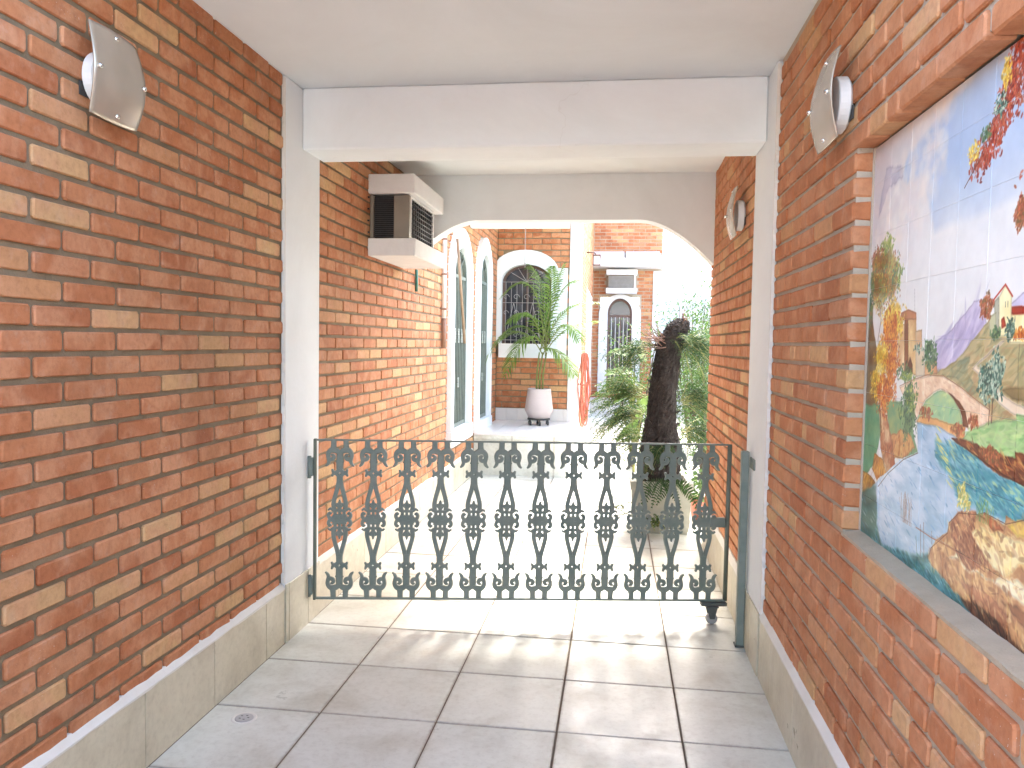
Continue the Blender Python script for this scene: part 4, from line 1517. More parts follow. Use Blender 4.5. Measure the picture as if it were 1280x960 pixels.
def dab(s, z, L, w_, ang, col, al=.9):
    R = int(max(L, w_)*MPX)+2
    cx_, cz_ = int(s*MPX), int((z-MZ0)*MPX)
    x0, x1, y0, y1 = max(cx_-R, 0), min(cx_+R+1, NW), max(cz_-R, 0), min(cz_+R+1, NH)
    if x0 >= x1 or y0 >= y1: return
    yy, xx = np.mgrid[y0:y1, x0:x1]
    dx = (xx+.5)/MPX-s; dz = (yy+.5)/MPX+MZ0-z
    a = dx*math.cos(ang)+dz*math.sin(ang); b = -dx*math.sin(ang)+dz*math.cos(ang)
    q = np.clip(1.5-((a/L)**2+(b/w_)**2)*1.5, 0, 1)*al
    img[y0:y1, x0:x1] = img[y0:y1, x0:x1]*(1-q[..., None])+np.asarray(col, np.float32)*q[..., None]


def strokes(name, n, L, w_, ang, cols, al=.6, angj=.3):
    pts = prs(PP[name]); m_ = pmask(pts, 0); ys, xs = np.nonzero(m_)
    if len(ys) == 0: return
    for i in rg.randint(0, len(ys), n):
        c = c_(*cols[rg.randint(len(cols))])*(.93+.14*rg.rand())
        dab((xs[i]+.5)/MPX, MZ0+(ys[i]+.5)/MPX, L*(.4+rg.rand()), w_*(.5+rg.rand()), ang+rg.randn()*angj, c, al*(.5+.5*rg.rand()))


def line(pts, wpx, col, al=.9):
    for (a, b), (c, d) in zip(pts[:-1], pts[1:]):
        n = max(2, int(math.hypot(c-a, d-b)*MPX/1.2))
        for k in range(n+1):
            u = k/n
            dab(a+(c-a)*u, b+(d-b)*u, wpx*.0011, wpx*.0011, 0, c_(*col), al)


# sky
t1 = np.clip((ZZ-1.50)/.5, 0, 1)[..., None]; t2 = np.clip(SS/.45, 0, 1)[..., None]
img = c_(224, 222, 220)*(1-t1)+(c_(186, 180, 186)*(1-t2)+c_(214, 214, 218)*t2)*t1
k = np.clip((fbm(4, 21, 5, 1.6, 1)-.42)*3, 0, 1)[..., None]*np.clip((ZZ-1.5)*3, 0, 1)[..., None]
img = img*(1-k*.5)+c_(206, 198, 202)*k*.5
fill('cloudblue', (160, 178, 206), (184, 196, 212), soft=8, wob=.5, alpha=.85, tex=fbm(5, 22, 4), edge=0)
k = np.clip((1.83-ZZ)/.2, 0, 1)[..., None]*np.clip((SS-.3)*4, 0, 1)[..., None]
img = img*(1-k*.85)+c_(222, 221, 220)*k*.85
fill('cloudgrey', (168, 166, 182), (184, 180, 192), soft=3, wob=1.6, alpha=.85)
k = (np.clip(1-np.abs(SS-.62+(ZZ-1.75)*.5)/.12, 0, 1)*np.clip((ZZ-1.62)*6, 0, 1)*np.clip((1.95-ZZ)*6, 0, 1))[..., None]
img = img*(1-k*.25)+c_(160, 182, 210)*k*.25
for i in range(260):      # soft cloud edges
    s_ = rg.uniform(.02, .5); z_ = 1.62+s_*.6+rg.randn()*.07
    dab(s_, z_, .03*rg.rand()+.012, .022*rg.rand()+.010, rg.rand()*3, c_(*[(226, 214, 206), (216, 206, 206), (232, 226, 220)][rg.randint(3)]), .22)
# mountains, hill
fill('mount', (186, 176, 200), (208, 200, 216), soft=1, gain=2.5)
strokes('mount', 60, .05, .006, .8, [(168, 158, 188), (214, 208, 220), (150, 146, 176)], .35)
fill('mount2', (196, 190, 210), (212, 206, 220))
fill('hill', (192, 176, 140), (170, 162, 128), gain=3, pts=prs(PP['hill'])[:-2]+[(1.42, 1.27), (1.42, 1.49), (1.1, 1.50)]+[] if False else None)
ext = [(.84, 1.46), (1.0, 1.50), (1.42, 1.44), (1.42, 1.10), (.84, 1.16)]
fill('hill', (188, 172, 138), (162, 156, 122), gain=3, pts=ext)
fill('hillshade', (142, 150, 128), (168, 164, 130), soft=2)
strokes('hill', 330, .022, .004, .5, [(150, 138, 100), (206, 188, 150), (128, 130, 104), (172, 140, 110), (190, 170, 130)], .5)
fill('hillshade2', (134, 118, 88), (160, 146, 112), soft=2)
fill('path1', (224, 206, 184), (232, 220, 200), soft=1)
# house
fill('gable', (232, 222, 176), (240, 234, 200), wob=.12)
fill('gshade', (176, 176, 158), wob=.1); fill('annex', (206, 202, 168), (186, 186, 158), wob=.1)
fill('wing', (230, 220, 170), (238, 228, 190), wob=.1, pts=[(.806, 1.478), (1.02, 1.478), (1.02, 1.425), (.806, 1.425)])
fill('wingroof', (160, 62, 48), (184, 84, 62), wob=.12, pts=[(.806, 1.490), (1.03, 1.490), (1.02, 1.476), (.806, 1.476)])
fill('porch', (176, 84, 62), wob=.1)
# trees and castle on the left
fill('trunkL', (112, 96, 78), (146, 130, 104), soft=2, wob=1)
fill('castlewall', (200, 150, 116), (214, 186, 150), wob=.1)
fill('tower2', (206, 170, 132), (222, 200, 166), wob=.12)
fill('tower', (196, 156, 114), (220, 196, 152), wob=.1); fill('towershade', (126, 84, 60), (150, 104, 76), wob=.1)
fill('towertop', (190, 140, 110), (168, 116, 88), wob=.12)
fill('tower3', (214, 188, 156), (198, 160, 128), wob=.1); fill('tower4', (224, 212, 192), (200, 184, 160), wob=.1)
fill('door', (110, 66, 50), wob=.1)
for s_, z_ in ((.205, 1.451), (.228, 1.4625), (.252, 1.455), (.268, 1.452)):
    dab(s_, z_, .006, .004, 0, c_(176, 126, 98), 1)
tb = prs(PP['tower'])
# meadow under the arch, bridge, river banks
fill('underarch', (184, 200, 150), (150, 186, 158), soft=1); strokes('underarch', 40, .012, .004, .4, [(206, 214, 160), (130, 170, 140)], .5)
fill('underbank', (206, 156, 108), (222, 184, 136), wob=.6)
fill('bridge', (222, 192, 164), (236, 216, 194), soft=1, wob=.25, gain=3)
for q in range(46):        # stone courses of the bridge
    a_ = prs(PP['bridge']); ii = rg.randint(1, 10); s_, z_ = a_[ii]; s_ += rg.randn()*.008; z_ -= .008+rg.rand()*.02
    line([(s_, z_), (s_+.010, z_-.002)], .7, (186, 150, 124), .5)
for s_, z_ in ((.206, 1.40), (.206, 1.37), (.232, 1.38), (.232, 1.41), (.19, 1.36), (.262, 1.36)):
    line([(s_, z_), (s_, z_-.010)], 1.3, (92, 56, 44), .8)
strokes('bridge', 120, .012, .004, -.5, [(206, 168, 138), (240, 226, 206), (214, 182, 160)], .4)
fill('archdark', (116, 78, 62), (140, 98, 78), wob=.2)
fill('tealbank', (96, 150, 122), (130, 170, 136), soft=2, wob=1); fill('ridge', (104, 150, 124), (156, 168, 120), soft=2, wob=1)
fill('rockD', (208, 178, 124), (190, 140, 96), wob=1, gain=3); fill('rockA', (214, 186, 152), (170, 110, 80), wob=.9, gain=3)
fill('rockB', (206, 160, 98), (170, 116, 74), wob=.9, gain=3); fill('rockC', (196, 160, 96), (146, 112, 70), wob=.9, gain=3)
for nme in ('rockA', 'rockB', 'rockC', 'rockD'):
    strokes(nme, 40, .012, .003, 1.3, [(126, 80, 56), (232, 208, 166), (160, 110, 76)], .5)
# river
fill('river', (158, 184, 202), (190, 204, 218), soft=1, tex=DG, gain=3)
fill('riverdark', (84, 116, 110), (110, 146, 136), soft=4, wob=2, tex=DG)
fill('riverteal', (70, 138, 150), (126, 176, 184), soft=5, wob=2, tex=DG, gain=3)
fill('riverbot', (58, 108, 110), (112, 160, 168), soft=4, wob=2, tex=DG, gain=3)
# white glare of the water, painted
for s0, z0_, sr_, zr_, am in ((.20, 1.15, .085, .10, .9), (.33, 1.14, .09, .05, .55), (.15, 1.06, .05, .07, .5), (.30, 1.27, .015, .10, .7)):
    q = np.exp(-((SS-s0+(ZZ-z0_)*.35)/sr_)**2-((ZZ-z0_)/zr_)**2)*am*pmask(prs(PP['river']), .5)
    q = (q*np.clip(.55+DG, 0, 1.2))[..., None].clip(0, 1)
    img = img*(1-q)+c_(236, 240, 248)*q
strokes('river', 520, .016, .0028, -.36, [(120, 160, 196), (214, 226, 238), (90, 140, 170), (160, 190, 214)], .5, .12)
strokes('riverteal', 420, .015, .0028, -.34, [(52, 112, 128), (150, 196, 196), (84, 150, 160), (206, 212, 150)], .6, .12)
strokes('riverbot', 420, .016, .0030, -.40, [(40, 84, 84), (150, 196, 206), (70, 124, 126), (96, 144, 120)], .6, .12)
for i in range(26):
    u = i/25; dab(.50+u*.09+rg.randn()*.006, 1.235-u*.10+rg.randn()*.006, .014, .0024, -.35, c_(214, 210, 140), .75)
fill('meadow', (156, 184, 136), (180, 200, 154), soft=1, gain=2.5)
fill('meadow', (156, 184, 136), (180, 200, 154), soft=1, gain=2.5, pts=[(.84, 1.30), (1.42, 1.33), (1.42, 1.20), (.84, 1.22)])
strokes('meadow', 130, .022, .004, .1, [(120, 168, 110), (200, 216, 160), (166, 200, 140)], .5)
fill('bank', (134, 84, 62), (104, 62, 48), soft=1, wob=.8, gain=3)
fill('bank', (134, 84, 62), (104, 62, 48), soft=1, wob=.8, gain=3, pts=[(.84, 1.235), (1.42, 1.22), (1.42, 1.15), (.84, 1.185)])
strokes('bank', 130, .014, .003, -.3, [(196, 130, 84), (80, 46, 38), (160, 104, 76), (214, 180, 120)], .6)
# rock in the foreground
fill('rock', (176, 132, 100), (206, 172, 130), soft=1, wob=.7, gain=2.5)
fill('rock', (176, 132, 100), (206, 172, 130), soft=1, wob=.7, gain=2.5, pts=[(.82, 1.12), (1.42, 1.06), (1.42, .84), (.80, .84)])
fill('creamA', (238, 228, 192), (228, 206, 150), soft=2, wob=1.2); fill('creamB', (236, 226, 196), (240, 234, 212), soft=2, wob=1.2)
fill('ochre', (226, 200, 116), (210, 178, 110), soft=2, wob=1.2)
for nme in ('brownA', 'brownC'): fill(nme, (152, 104, 80), (184, 134, 104), soft=2, wob=1.4, gain=3)
fill('brownB', (160, 92, 62), (186, 120, 84), soft=1, wob=1); fill('brownD', (128, 86, 64), (160, 112, 82), soft=2, wob=1)
fill('darkbot', (62, 42, 36), (96, 66, 52), soft=2, wob=1.2)
strokes('rock', 620, .014, .0045, -.6, [(120, 80, 60), (232, 214, 170), (170, 120, 88), (214, 184, 130), (190, 150, 120)], .5, .6)
strokes('brownA', 160, .012, .003, -.8, [(110, 70, 58), (190, 146, 118), (136, 90, 72)], .6)
strokes('darkbot', 120, .022, .003, -.7, [(50, 34, 30), (110, 74, 56)], .7)
PAL = dict(G=[(120, 142, 84), (150, 164, 96), (176, 182, 110), (90, 120, 78)], R=[(168, 104, 84), (142, 82, 62), (186, 128, 92), (120, 100, 70)],
           M=[(160, 110, 80), (130, 144, 96), (196, 180, 110), (90, 130, 110), (176, 132, 86), (120, 96, 66)],
           Y=[(222, 196, 96), (232, 214, 130), (206, 166, 76), (180, 150, 70)], O=[(200, 130, 66), (178, 96, 56), (220, 164, 84), (156, 84, 52)],
           D=[(70, 104, 84), (96, 128, 92), (120, 144, 104), (58, 84, 66)], T=[(70, 110, 100), (150, 176, 160), (196, 206, 188), (54, 84, 74)],
           C=[(232, 222, 170), (206, 190, 110), (160, 170, 110)], X=[(150, 62, 50), (176, 84, 66), (124, 48, 42), (190, 110, 84), (160, 90, 60)])
for nme, (txt, wd) in PL.items():
    if nme in ('trunkA', 'trunkB', 'tr1', 'tr2', 'branch'): line(prs(txt), wd, (92, 58, 44), .85)
for (s_, z_, rs, rz, n, cl) in PE:
    cols = PAL[cl]
    for i in range(n//5 if n > 60 and cl != 'X' else 0):     # washes under the leaf touches
        a = rg.rand()*2*PI; q = math.sqrt(rg.rand())*.85
        dab(s_+rs*q*math.cos(a), z_+rz*q*math.sin(a), rs*.38, rs*.30, rg.rand()*3, c_(*cols[rg.randint(len(cols))])*.98, .55)
    for i in range(int(n*(1.5 if cl == 'X' else 1.9))):
        a = rg.rand()*2*PI; q = rg.rand()**(.75 if cl == 'X' else .6)*(1.45 if cl == 'X' else 1.22)*(1+.2*math.sin(a*5+s_*90))
        dab(s_+rs*q*math.cos(a), z_+rz*q*math.sin(a), .0056*(.5+rg.rand()), .0030*(.6+.8*rg.rand()), 1.2+rg.randn()*.7, c_(*cols[rg.randint(len(cols))])*(.9+.2*rg.rand()), .8)
# more foliage beyond the picture's edge so that the mural goes on
for i in range(700):
    dab(1.05+rg.randn()*.11, 1.80+rg.randn()*.10, .007, .0035, rg.rand()*3, c_(*PAL['X'][rg.randint(5)]), .8)
for i in range(260):
    dab(1.25+rg.randn()*.06, 1.48+rg.randn()*.06, .007, .0035, rg.rand()*3, c_(*PAL['D'][rg.randint(4)]), .8)
LC = dict(flag=(96, 90, 90), roofline=(172, 72, 56), win1=(70, 60, 60), win2=(70, 60, 60), win3=(70, 60, 60), rail=(150, 100, 78), post1=(96, 60, 46), post2=(96, 60, 46),
          post3=(96, 60, 46), reed=(50, 80, 62), bedge=(150, 112, 88), bankline=(86, 52, 42), rockline=(92, 58, 44), shoreL=(96, 84, 66))
for nme, (txt, wd) in PL.items():
    if nme in LC: line(prs(txt), wd, LC[nme], .6 if nme != 'roofline' else .95)
for i in range(26):       # reeds, grass tufts on the rock
    s_ = .345+rg.randn()*.02; line([(s_, .995), (s_+rg.randn()*.016, 1.045+rg.rand()*.025)], .9, (132, 96, 76), .6)
for i in range(18):
    s_ = .735+rg.randn()*.022; line([(s_, 1.085), (s_+rg.randn()*.014, 1.115+rg.rand()*.02)], 1.0, (110, 146, 84), .7)
img *= (.97+.06*GR)[..., None]
lum = img.mean(-1, keepdims=True)
img = lum+(img-lum)*1.12
img = (.62+(img-.62)*1.16).clip(0, 1)
# trim red and blue slightly over the whole print for a more neutral sky
lin = np.where(img <= .04045, img/12.92, ((img+.055)/1.055)**2.4)
lin = (lin*np.array((.97, 1.0, .955), np.float32)).clip(0, 1)
buf = np.ones((NH, NW, 4), np.float32)
buf[..., :3] = np.where(lin <= .0031308, lin*12.92, 1.055*lin**(1/2.4)-.055)
im = bpy.data.images.new('mural_print', NW, NH)
im.pixels.foreach_set(buf.ravel())
im.update(); im.pack()
m, nt, b = newmat('mural_print')
p = pos(nt)
sep = nt.nodes.new('ShaderNodeSeparateXYZ'); nt.links.new(p, sep.inputs[0])
mu = N(nt, 'ShaderNodeMath', operation='MULTIPLY_ADD', i1=-1/MW, i2=2.318/MW); nt.links.new(sep.outputs[1], mu.inputs[0])
mv = N(nt, 'ShaderNodeMath', operation='MULTIPLY_ADD', i1=1/MH, i2=-MZ0/MH); nt.links.new(sep.outputs[2], mv.inputs[0])
cb = nt.nodes.new('ShaderNodeCombineXYZ'); nt.links.new(mu.outputs[0], cb.inputs[0]); nt.links.new(mv.outputs[0], cb.inputs[1])
ti = nt.nodes.new('ShaderNodeTexImage'); ti.image = im; ti.extension = 'EXTEND'; nt.links.new(cb.outputs[0], ti.inputs[0])
nt.links.new(ti.outputs[0], b.inputs['Base Color'])
b.inputs['Roughness'].default_value = .28
b.inputs['Specular IOR Level'].default_value = .35
bump(nt, b, noise(nt, 25, 2, .5, p).outputs[0], .06, .002)
MATS['mural_print'] = m
t = thing('tile_mural', 'painted tile mural of a river valley with stone bridge and castle in the niche', 'mural', (.70, 1.6, .9))
mb = MB(); mb.box(.6996, .7078, NY0, NY1, NZ0, NZ1); part('grout_bed', mb, 'plaster', t)
for i in range(10):
    for j in range(8):
        y1 = NY1-.141*i; y0 = y1-.141; z0 = max(MZ0+.1435*j, NZ0); z1 = min(MZ0+.1435*(j+1), NZ1)
        if z1-z0 < .02: continue
        g = .0008
        mb = MB(); mb.cbox(.6985+random.uniform(-.0003, .0003), .7044, y0+g, y1-g, z0+.00035, z1-.00035, .0004)
        part('mural_tile', mb, 'mural_print', t)

# ================================================================== COURTYARD OBJECTS
# pink garden hose hanging in loops on the corner post
t = thing('garden_hose', 'salmon garden hose hanging in long loops on the white corner post', 'hose', (-.40, 9.78, 1.0))
mb = MB(); mb.tube([(-.44, 9.80, 1.30), (-.44, 9.70, 1.30), (-.44, 9.69, 1.34)], .009, 8); part('hook', mb, 'chrome', t)
for k in range(7):
    w0 = random.uniform(.022, .052); zb = .42+random.uniform(-.04, .12); xc = -.385+random.uniform(-.02, .02); yo = 9.72+.018*(k % 4)-.03
    pts = []
    for q in range(25):
        a = 2*PI*q/24
        zz = (1.31+zb)/2+(1.31-zb)/2*math.cos(a)
        pts.append((xc+w0*math.sin(a)*(1+.2*math.sin(5*a+k)), yo+.01*math.sin(3*a), zz))
    mb = MB(); mb.tube(pts, .0085, 7, cap=False); part('loop', mb, 'hose_rubber', t)
mb = MB(); mb.tube([(-.46, 9.70, .93), (-.385, 9.665, .92), (-.31, 9.70, .94), (-.385, 9.775, .93), (-.46, 9.70, .93)], .008, 7); part('tie', mb, 'hose_rubber', t)

# potted palm
PZ = .4455
t = thing('plant_pot', 'tall mauve grey tapered plastic pot on the porch holding the palm', 'pot', (-.905, 9.33, PZ+.085))
mb = MB()
b0 = PZ+.085
mb.lathe([(0, b0), (.118, b0), (.125, b0+.004), (.166, b0+.085), (.170, b0+.105), (.140, b0+.335), (.138, b0+.352), (.130, b0+.352), (.130, b0+.31), (0, b0+.31)], -.905, 9.33, 36)
part('body', mb, 'pot_plastic', t)
mb = MB(); mb.lathe([(.128, b0+.318), (.06, b0+.326), (0, b0+.33)], -.905, 9.33, 24); part('soil', mb, 'soil', t)
t = thing('plant_caddy', 'dark rolling plant stand with casters under the mauve pot', 'plant stand', (-.905, 9.33, PZ))
mb = MB(); mb.lathe([(.10, PZ+.064), (.135, PZ+.064), (.137, PZ+.072), (.135, PZ+.0835), (.10, PZ+.0835)], -.905, 9.33, 24)
for k in range(3):
    a = PI*k/3; mb.tube([(-.905-.13*math.cos(a), 9.33-.13*math.sin(a), PZ+.070), (-.905+.13*math.cos(a), 9.33+.13*math.sin(a), PZ+.070)], .009, 6)
part('frame', mb, 'rubber', t)
for k in range(6):
    a = PI/6+2*PI*k/6+.2; x = -.905+.122*math.cos(a); y = 9.33+.122*math.sin(a)
    mb = MB(); mb.tube([(x, y, PZ+.062), (x, y, PZ+.036)], .008, 6); mb.tube([(x-.012, y, PZ+.0215), (x+.012, y, PZ+.0215)], .021, 12, smooth=False)
    part('caster', mb, 'rubber', t)


def px(u, v, y):      # helper used while laying out the fronds: metres across and up at about 9.4 m
    return Vector((-.257+(u-745)*.00958, y, 2.016-(v-368)*.00985))


def bez(p0, p1, p2, n):
    return [(1-q)**2*p0+2*q*(1-q)*p1+q*q*p2 for q in [i/n for i in range(n+1)]]


def frond(t, base, mid, tip, mat='palm_leaf', n=27, L=.21, droop=.5):
    pts = bez(base, mid, tip, 24)
    mb = MB()
    mb.tube(pts, [.006*(1-i/26)+.0015 for i in range(25)], 5)
    part('stalk', mb, 'palm_stem', t)
    mb = MB()
    for i in range(n):
        u = .14+.86*i/(n-1)
        k = min(int(u*24), 23); f_ = u*24-k
        p = pts[k]*(1-f_)+pts[k+1]*f_
        tg = (pts[min(k+1, 24)]-pts[k]).normalized()
        side = tg.cross(Vector((0, 0, 1)))
        if side.length < .15: side = Vector((1, 0, 0))
        side.normalize()
        sc = math.sin(PI*min(max((u-.04)/.99, .08), 1))**.55
        for s_ in (-1, 1):
            ll = L*sc*random.uniform(.85, 1.1)
            d = (tg*.75+side*s_*(.85)+Vector((0, 0, .22))+Vector((random.uniform(-.1, .1),)*3)).normalized()
            q = [p+d*ll*w_+Vector((0, 0, -1))*droop*ll*w_*w_ for w_ in (0, .35, .7, 1)]
            wv = tg.cross(d).cross(d).normalized() if tg.cross(d).length > .01 else tg
            ww = [.004, .0098, .0075, .001]
            vs = []
            for a, b_ in zip(q, ww):
                vs += [a-wv*b_, a+wv*b_]
            mb.add(vs, [(0, 1, 3, 2), (2, 3, 5, 4), (4, 5, 7, 6)], random.random())
    o = part('frond', mb, mat, t, flip=False)


t = thing('areca_palm', 'bright green feathery palm with arching fronds in the mauve pot', 'palm', (-.905, 9.33, PZ+.40))
base = Vector((-.905, 9.33, PZ+.40))
FR = [((676, 322), (630, 372), 9.2), ((700, 372), (753, 380), 9.1), ((704, 402), (748, 400), 9.45), ((688, 380), (706, 334), 9.25), ((668, 372), (643, 404), 9.0),
      ((650, 372), (608, 458), 9.05), ((664, 392), (640, 466), 8.95), ((702, 428), (722, 464), 9.1), ((682, 350), (660, 332), 9.5), ((690, 365), (690, 336), 9.4),
      ((712, 380), (728, 424), 9.0), ((655, 395), (618, 430), 9.4), ((694, 352), (724, 352), 9.35)]
for (m0, t0, yy) in FR:
    bb = px(682+random.uniform(-5, 5), 438+random.uniform(-8, 8), 9.33+random.uniform(-.04, .04))
    frond(t, bb, px(m0[0], m0[1], (yy+9.33)/2), px(t0[0], t0[1], yy), droop=random.uniform(.35, .6), L=random.uniform(.21, .26))
for k in range(7):
    a = random.uniform(-.05, .05)
    mb = MB(); mb.tube([base+Vector((a, random.uniform(-.04, .04), -.03)), base+Vector((a*1.1, 0, .2)), base+Vector((a*1.3+.03, 0, .47))], [.012, .010, .006], 7)
    part('cane', mb, 'palm_stem', t)

# square planter, tree fern trunk, ferns
t = thing('planter', 'square weathered white planter under the black fern trunk', 'planter', (.37, 6.12, 0))
mb = MB()
x0, x1, y0, y1 = .14, .58, 5.92, 6.34
o_ = [(x0+.02, y0+.02, .002), (x1-.02, y0+.02, .002), (x1-.02, y1-.02, .002), (x0+.02, y1-.02, .002)]
prf = [(.02, .002), (.008, .06), (.0, .33), (-.012, .335), (-.012, .392), (.03, .392), (.04, .35)]
vs = []
for ins, z in prf:
    vs += [(x0+ins, y0+ins, z), (x1-ins, y0+ins, z), (x1-ins, y1-ins, z), (x0+ins, y1-ins, z)]
mb.add(vs, [(i*4+k, i*4+(k+1) % 4, (i+1)*4+(k+1) % 4, (i+1)*4+k) for i in range(len(prf)-1) for k in range(4)])
part('body', mb, 'planter_stone', t)
mb = MB(); mb.box(x0+.03, x1-.03, y0+.03, y1-.03, .30, .365); part('soil', mb, 'soil', t)

t = thing('fern_trunk', 'thick black fibrous tree fern trunk leaning at its top in the white planter', 'tree trunk', (.36, 6.12, .36))
mb = MB(); path = [(.350, .34, .135), (.352, .50, .140), (.352, .62, .150), (.355, .72, .128), (.362, .90, .108), (.370, 1.08, .100), (.378, 1.22, .096), (.388, 1.34, .092), (.405, 1.43, .096), (.432, 1.51, .092), (.456, 1.565, .084), (.472, 1.60, .066), (.480, 1.622, .030)]
n = 40; vs = []
pp = []
for i in range(len(path)-1):
    for q in range(6):
        u = q/6; a, b_ = path[i], path[i+1]
        pp.append(tuple(a[k]*(1-u)+b_[k]*u for k in range(3)))
pp.append(path[-1])
rk = np.random.RandomState(3)
ridge = rk.rand(n)*.5+.75
for i, (x, z, r_) in enumerate(pp):
    for k in range(n):
        th = 2*PI*k/n
        q = r_*(1+.10*math.sin(3*th+z*5)+.13*(ridge[k]-1)+random.uniform(-.09, .09))
        vs.append((x+q*math.cos(th), 6.12+q*math.sin(th), z+random.uniform(-.008, .008)))
mb.add(vs, [(i*n+k, i*n+(k+1) % n, (i+1)*n+(k+1) % n, (i+1)*n+k) for i in range(len(pp)-1) for k in range(n)])
part('trunk', mb, 'fern_trunk', t)
mb = MB()
for k in range(420):        # hanging root fibres
    i = random.randrange(len(pp)-2); x, z, r_ = pp[i]; th = random.uniform(0, 2*PI)
    a = Vector((x+r_*1.02*math.cos(th), 6.12+r_*1.02*math.sin(th), z))
    L = random.uniform(.04, .13)
    d = Vector((math.cos(th)*random.uniform(0, .25), math.sin(th)*random.uniform(0, .25), -1+random.uniform(-.1, .3)))
    mb.tube([a, a+d*L*.5+Vector((math.cos(th), math.sin(th), 0))*.006, a+d*L], [.0022, .0020, .0008], 3, rnd=random.random(), cap=False)
part('root_fibres', mb, 'fern_trunk', t, kind='stuff')
mb = MB()
for k in range(26):          # dry twigs at the left of the head
    a = Vector((.31+random.uniform(-.04, .06), 6.05+random.uniform(-.06, .06), 1.42+random.uniform(-.04, .07)))
    d = Vector((random.uniform(-1, -.2), random.uniform(-.4, .3), random.uniform(-.2, .8))).normalized()
    mb.tube([a, a+d*.07, a+d*.13+Vector((0, 0, .02))], [.004, .003, .001], 4, rnd=random.random())
for k in range(16):
    a = Vector((.49+random.uniform(-.04, .04), 6.10, 1.58+random.uniform(-.05, .03)))
    d = Vector((random.uniform(-.4, 1), random.uniform(-.4, .3), random.uniform(.2, 1))).normalized()
    mb.tube([a, a+d*.05, a+d*.11], [.004, .003, .001], 4, rnd=random.random())
part('dry_twigs', mb, 'dry_twig', t, kind='stuff')
mb = MB()
for k in range(60):          # broken frond bases standing off the trunk
    i = random.randrange(6, len(pp)-14); x, z, r_ = pp[i]; th = random.uniform(0, 2*PI)
    a = Vector((x+r_*.9*math.cos(th), 6.12+r_*.9*math.sin(th), z)); d = Vector((math.cos(th), math.sin(th), random.uniform(.3, 1.3))).normalized()
    L = random.uniform(.025, .06)
    mb.tube([a, a+d*L*.6, a+d*L], [.011, .008, .004], 5, rnd=random.random(), smooth=False)
part('frond_stubs', mb, 'fern_trunk', t, kind='stuff')


def feather(mb, base, d, L, droop=.5, w_=.11, needles=20, leaf=.012, stem=None):
    """plumy spray: rachis with side twigs of small narrow leaflets"""
    d = d.normalized()
    pts = [base+d*L*u+Vector((0, 0, -1))*droop*L*u*u for u in [i/8 for i in range(9)]]
    if stem is not None:
        stem.tube(pts, [.0028*(1-i/10)+.0006 for i in range(9)], 4, rnd=random.random(), cap=False)
    for i in range(needles):
        u = .18+.82*i/needles
        k = min(int(u*8), 7); f_ = u*8-k
        p = pts[k]*(1-f_)+pts[k+1]*f_
        tg = (pts[k+1]-pts[k]).normalized()
        sd = tg.cross(Vector((random.uniform(-.3, .3), random.uniform(-.3, .3), 1))).normalized()
        ww = w_*(1-u*.75)
        for s_ in (-1, 1):
            q = tg*.55+sd*s_; q.normalize()
            m_ = max(3, int(ww/leaf/.9))
            for j in range(m_):
                c0 = p+q*ww*(j+.5)/m_+Vector((0, 0, -1))*.18*ww*((j+.5)/m_)**2
                e = (q*random.uniform(.3, 1)+tg*random.uniform(-.8, .8)+Vector((0, 0, random.uniform(-.3, .3)))).normalized()
                n_ = e.cross(Vector((random.random()-.5, random.random()-.5, random.random()-.5))).normalized()
                l2 = leaf*random.uniform(.7, 1.4)
                mb.add([c0, c0+e*l2*.5+n_*leaf*.2, c0+e*l2, c0+e*l2*.5-n_*leaf*.2], [(0, 1, 2, 3)], random.random())


def fernbush(name, label, cat, cpos, n, L, dirs, mat='fern_leaf', droop=(.3, .7), leaf=.014, w_=.12, grp=None, spread=.05, needles=18):
    t = thing(name, label, cat, cpos, grp)
    mb = MB(); st = MB()
    for i in range(n):
        b_ = Vector(cpos)+Vector((random.uniform(-1, 1)*spread, random.uniform(-1, 1)*spread, random.uniform(-.5, 1)*spread))
        d = Vector([dirs[k]+random.uniform(-1, 1)*dirs[k+3] for k in range(3)])
        feather(mb, b_, d, L*random.uniform(.7, 1.15), random.uniform(*droop), w_, needles, leaf, st)
    part('stems', st, 'palm_stem', t, kind='stuff')
    part('foliage', mb, mat, t, kind='stuff', flip=False)
    return t


fernbush('asparagus_fern', 'dense dark feathery fern spilling right from the top of the black trunk', 'fern', (.52, 6.12, 1.42), 40, .36, (.7, .0, .05, .45, .6, .55), droop=(.35, .9), leaf=.019)
fernbush('asparagus_fern', 'dark feathery fern at mid height right of the black trunk, touching the brick wall edge', 'fern', (.55, 6.2, .98), 30, .38, (.6, .1, .25, .45, .5, .6), droop=(.5, 1.0), leaf=.018)
fernbush('asparagus_fern', 'pale feathery fern fanning left from the middle of the black trunk', 'fern', (.20, 6.3, 1.02), 34, .44, (-.75, .1, .45, .4, .5, .55), droop=(.3, .8), mat='shrub_leaf', leaf=.018)
fernbush('asparagus_fern', 'dark fern clump low on the right of the black trunk over the terracotta pot', 'fern', (.56, 6.3, .72), 22, .34, (.55, .1, .3, .5, .5, .5), droop=(.5, 1.1), leaf=.018)
fernbush('asparagus_fern', 'deep green fern fan left of the trunk below the pale fern', 'fern', (.20, 6.4, .84), 24, .40, (-.7, .2, .35, .4, .5, .5), droop=(.5, 1.0), leaf=.018)
fernbush('asparagus_fern', 'light bluish fern tuft hanging at the upper left of the black trunk', 'fern', (.22, 6.12, 1.36), 20, .30, (-.6, -.2, .2, .5, .4, .4), droop=(.4, 1.0), leaf=.016)
fernbush('asparagus_fern', 'loose yellow green fern spilling left low beside the trunk just above the gate', 'fern', (.20, 6.15, .66), 16, .34, (-.7, -.1, .25, .4, .5, .4), droop=(.5, 1.1), mat='shrub_leaf', leaf=.013)
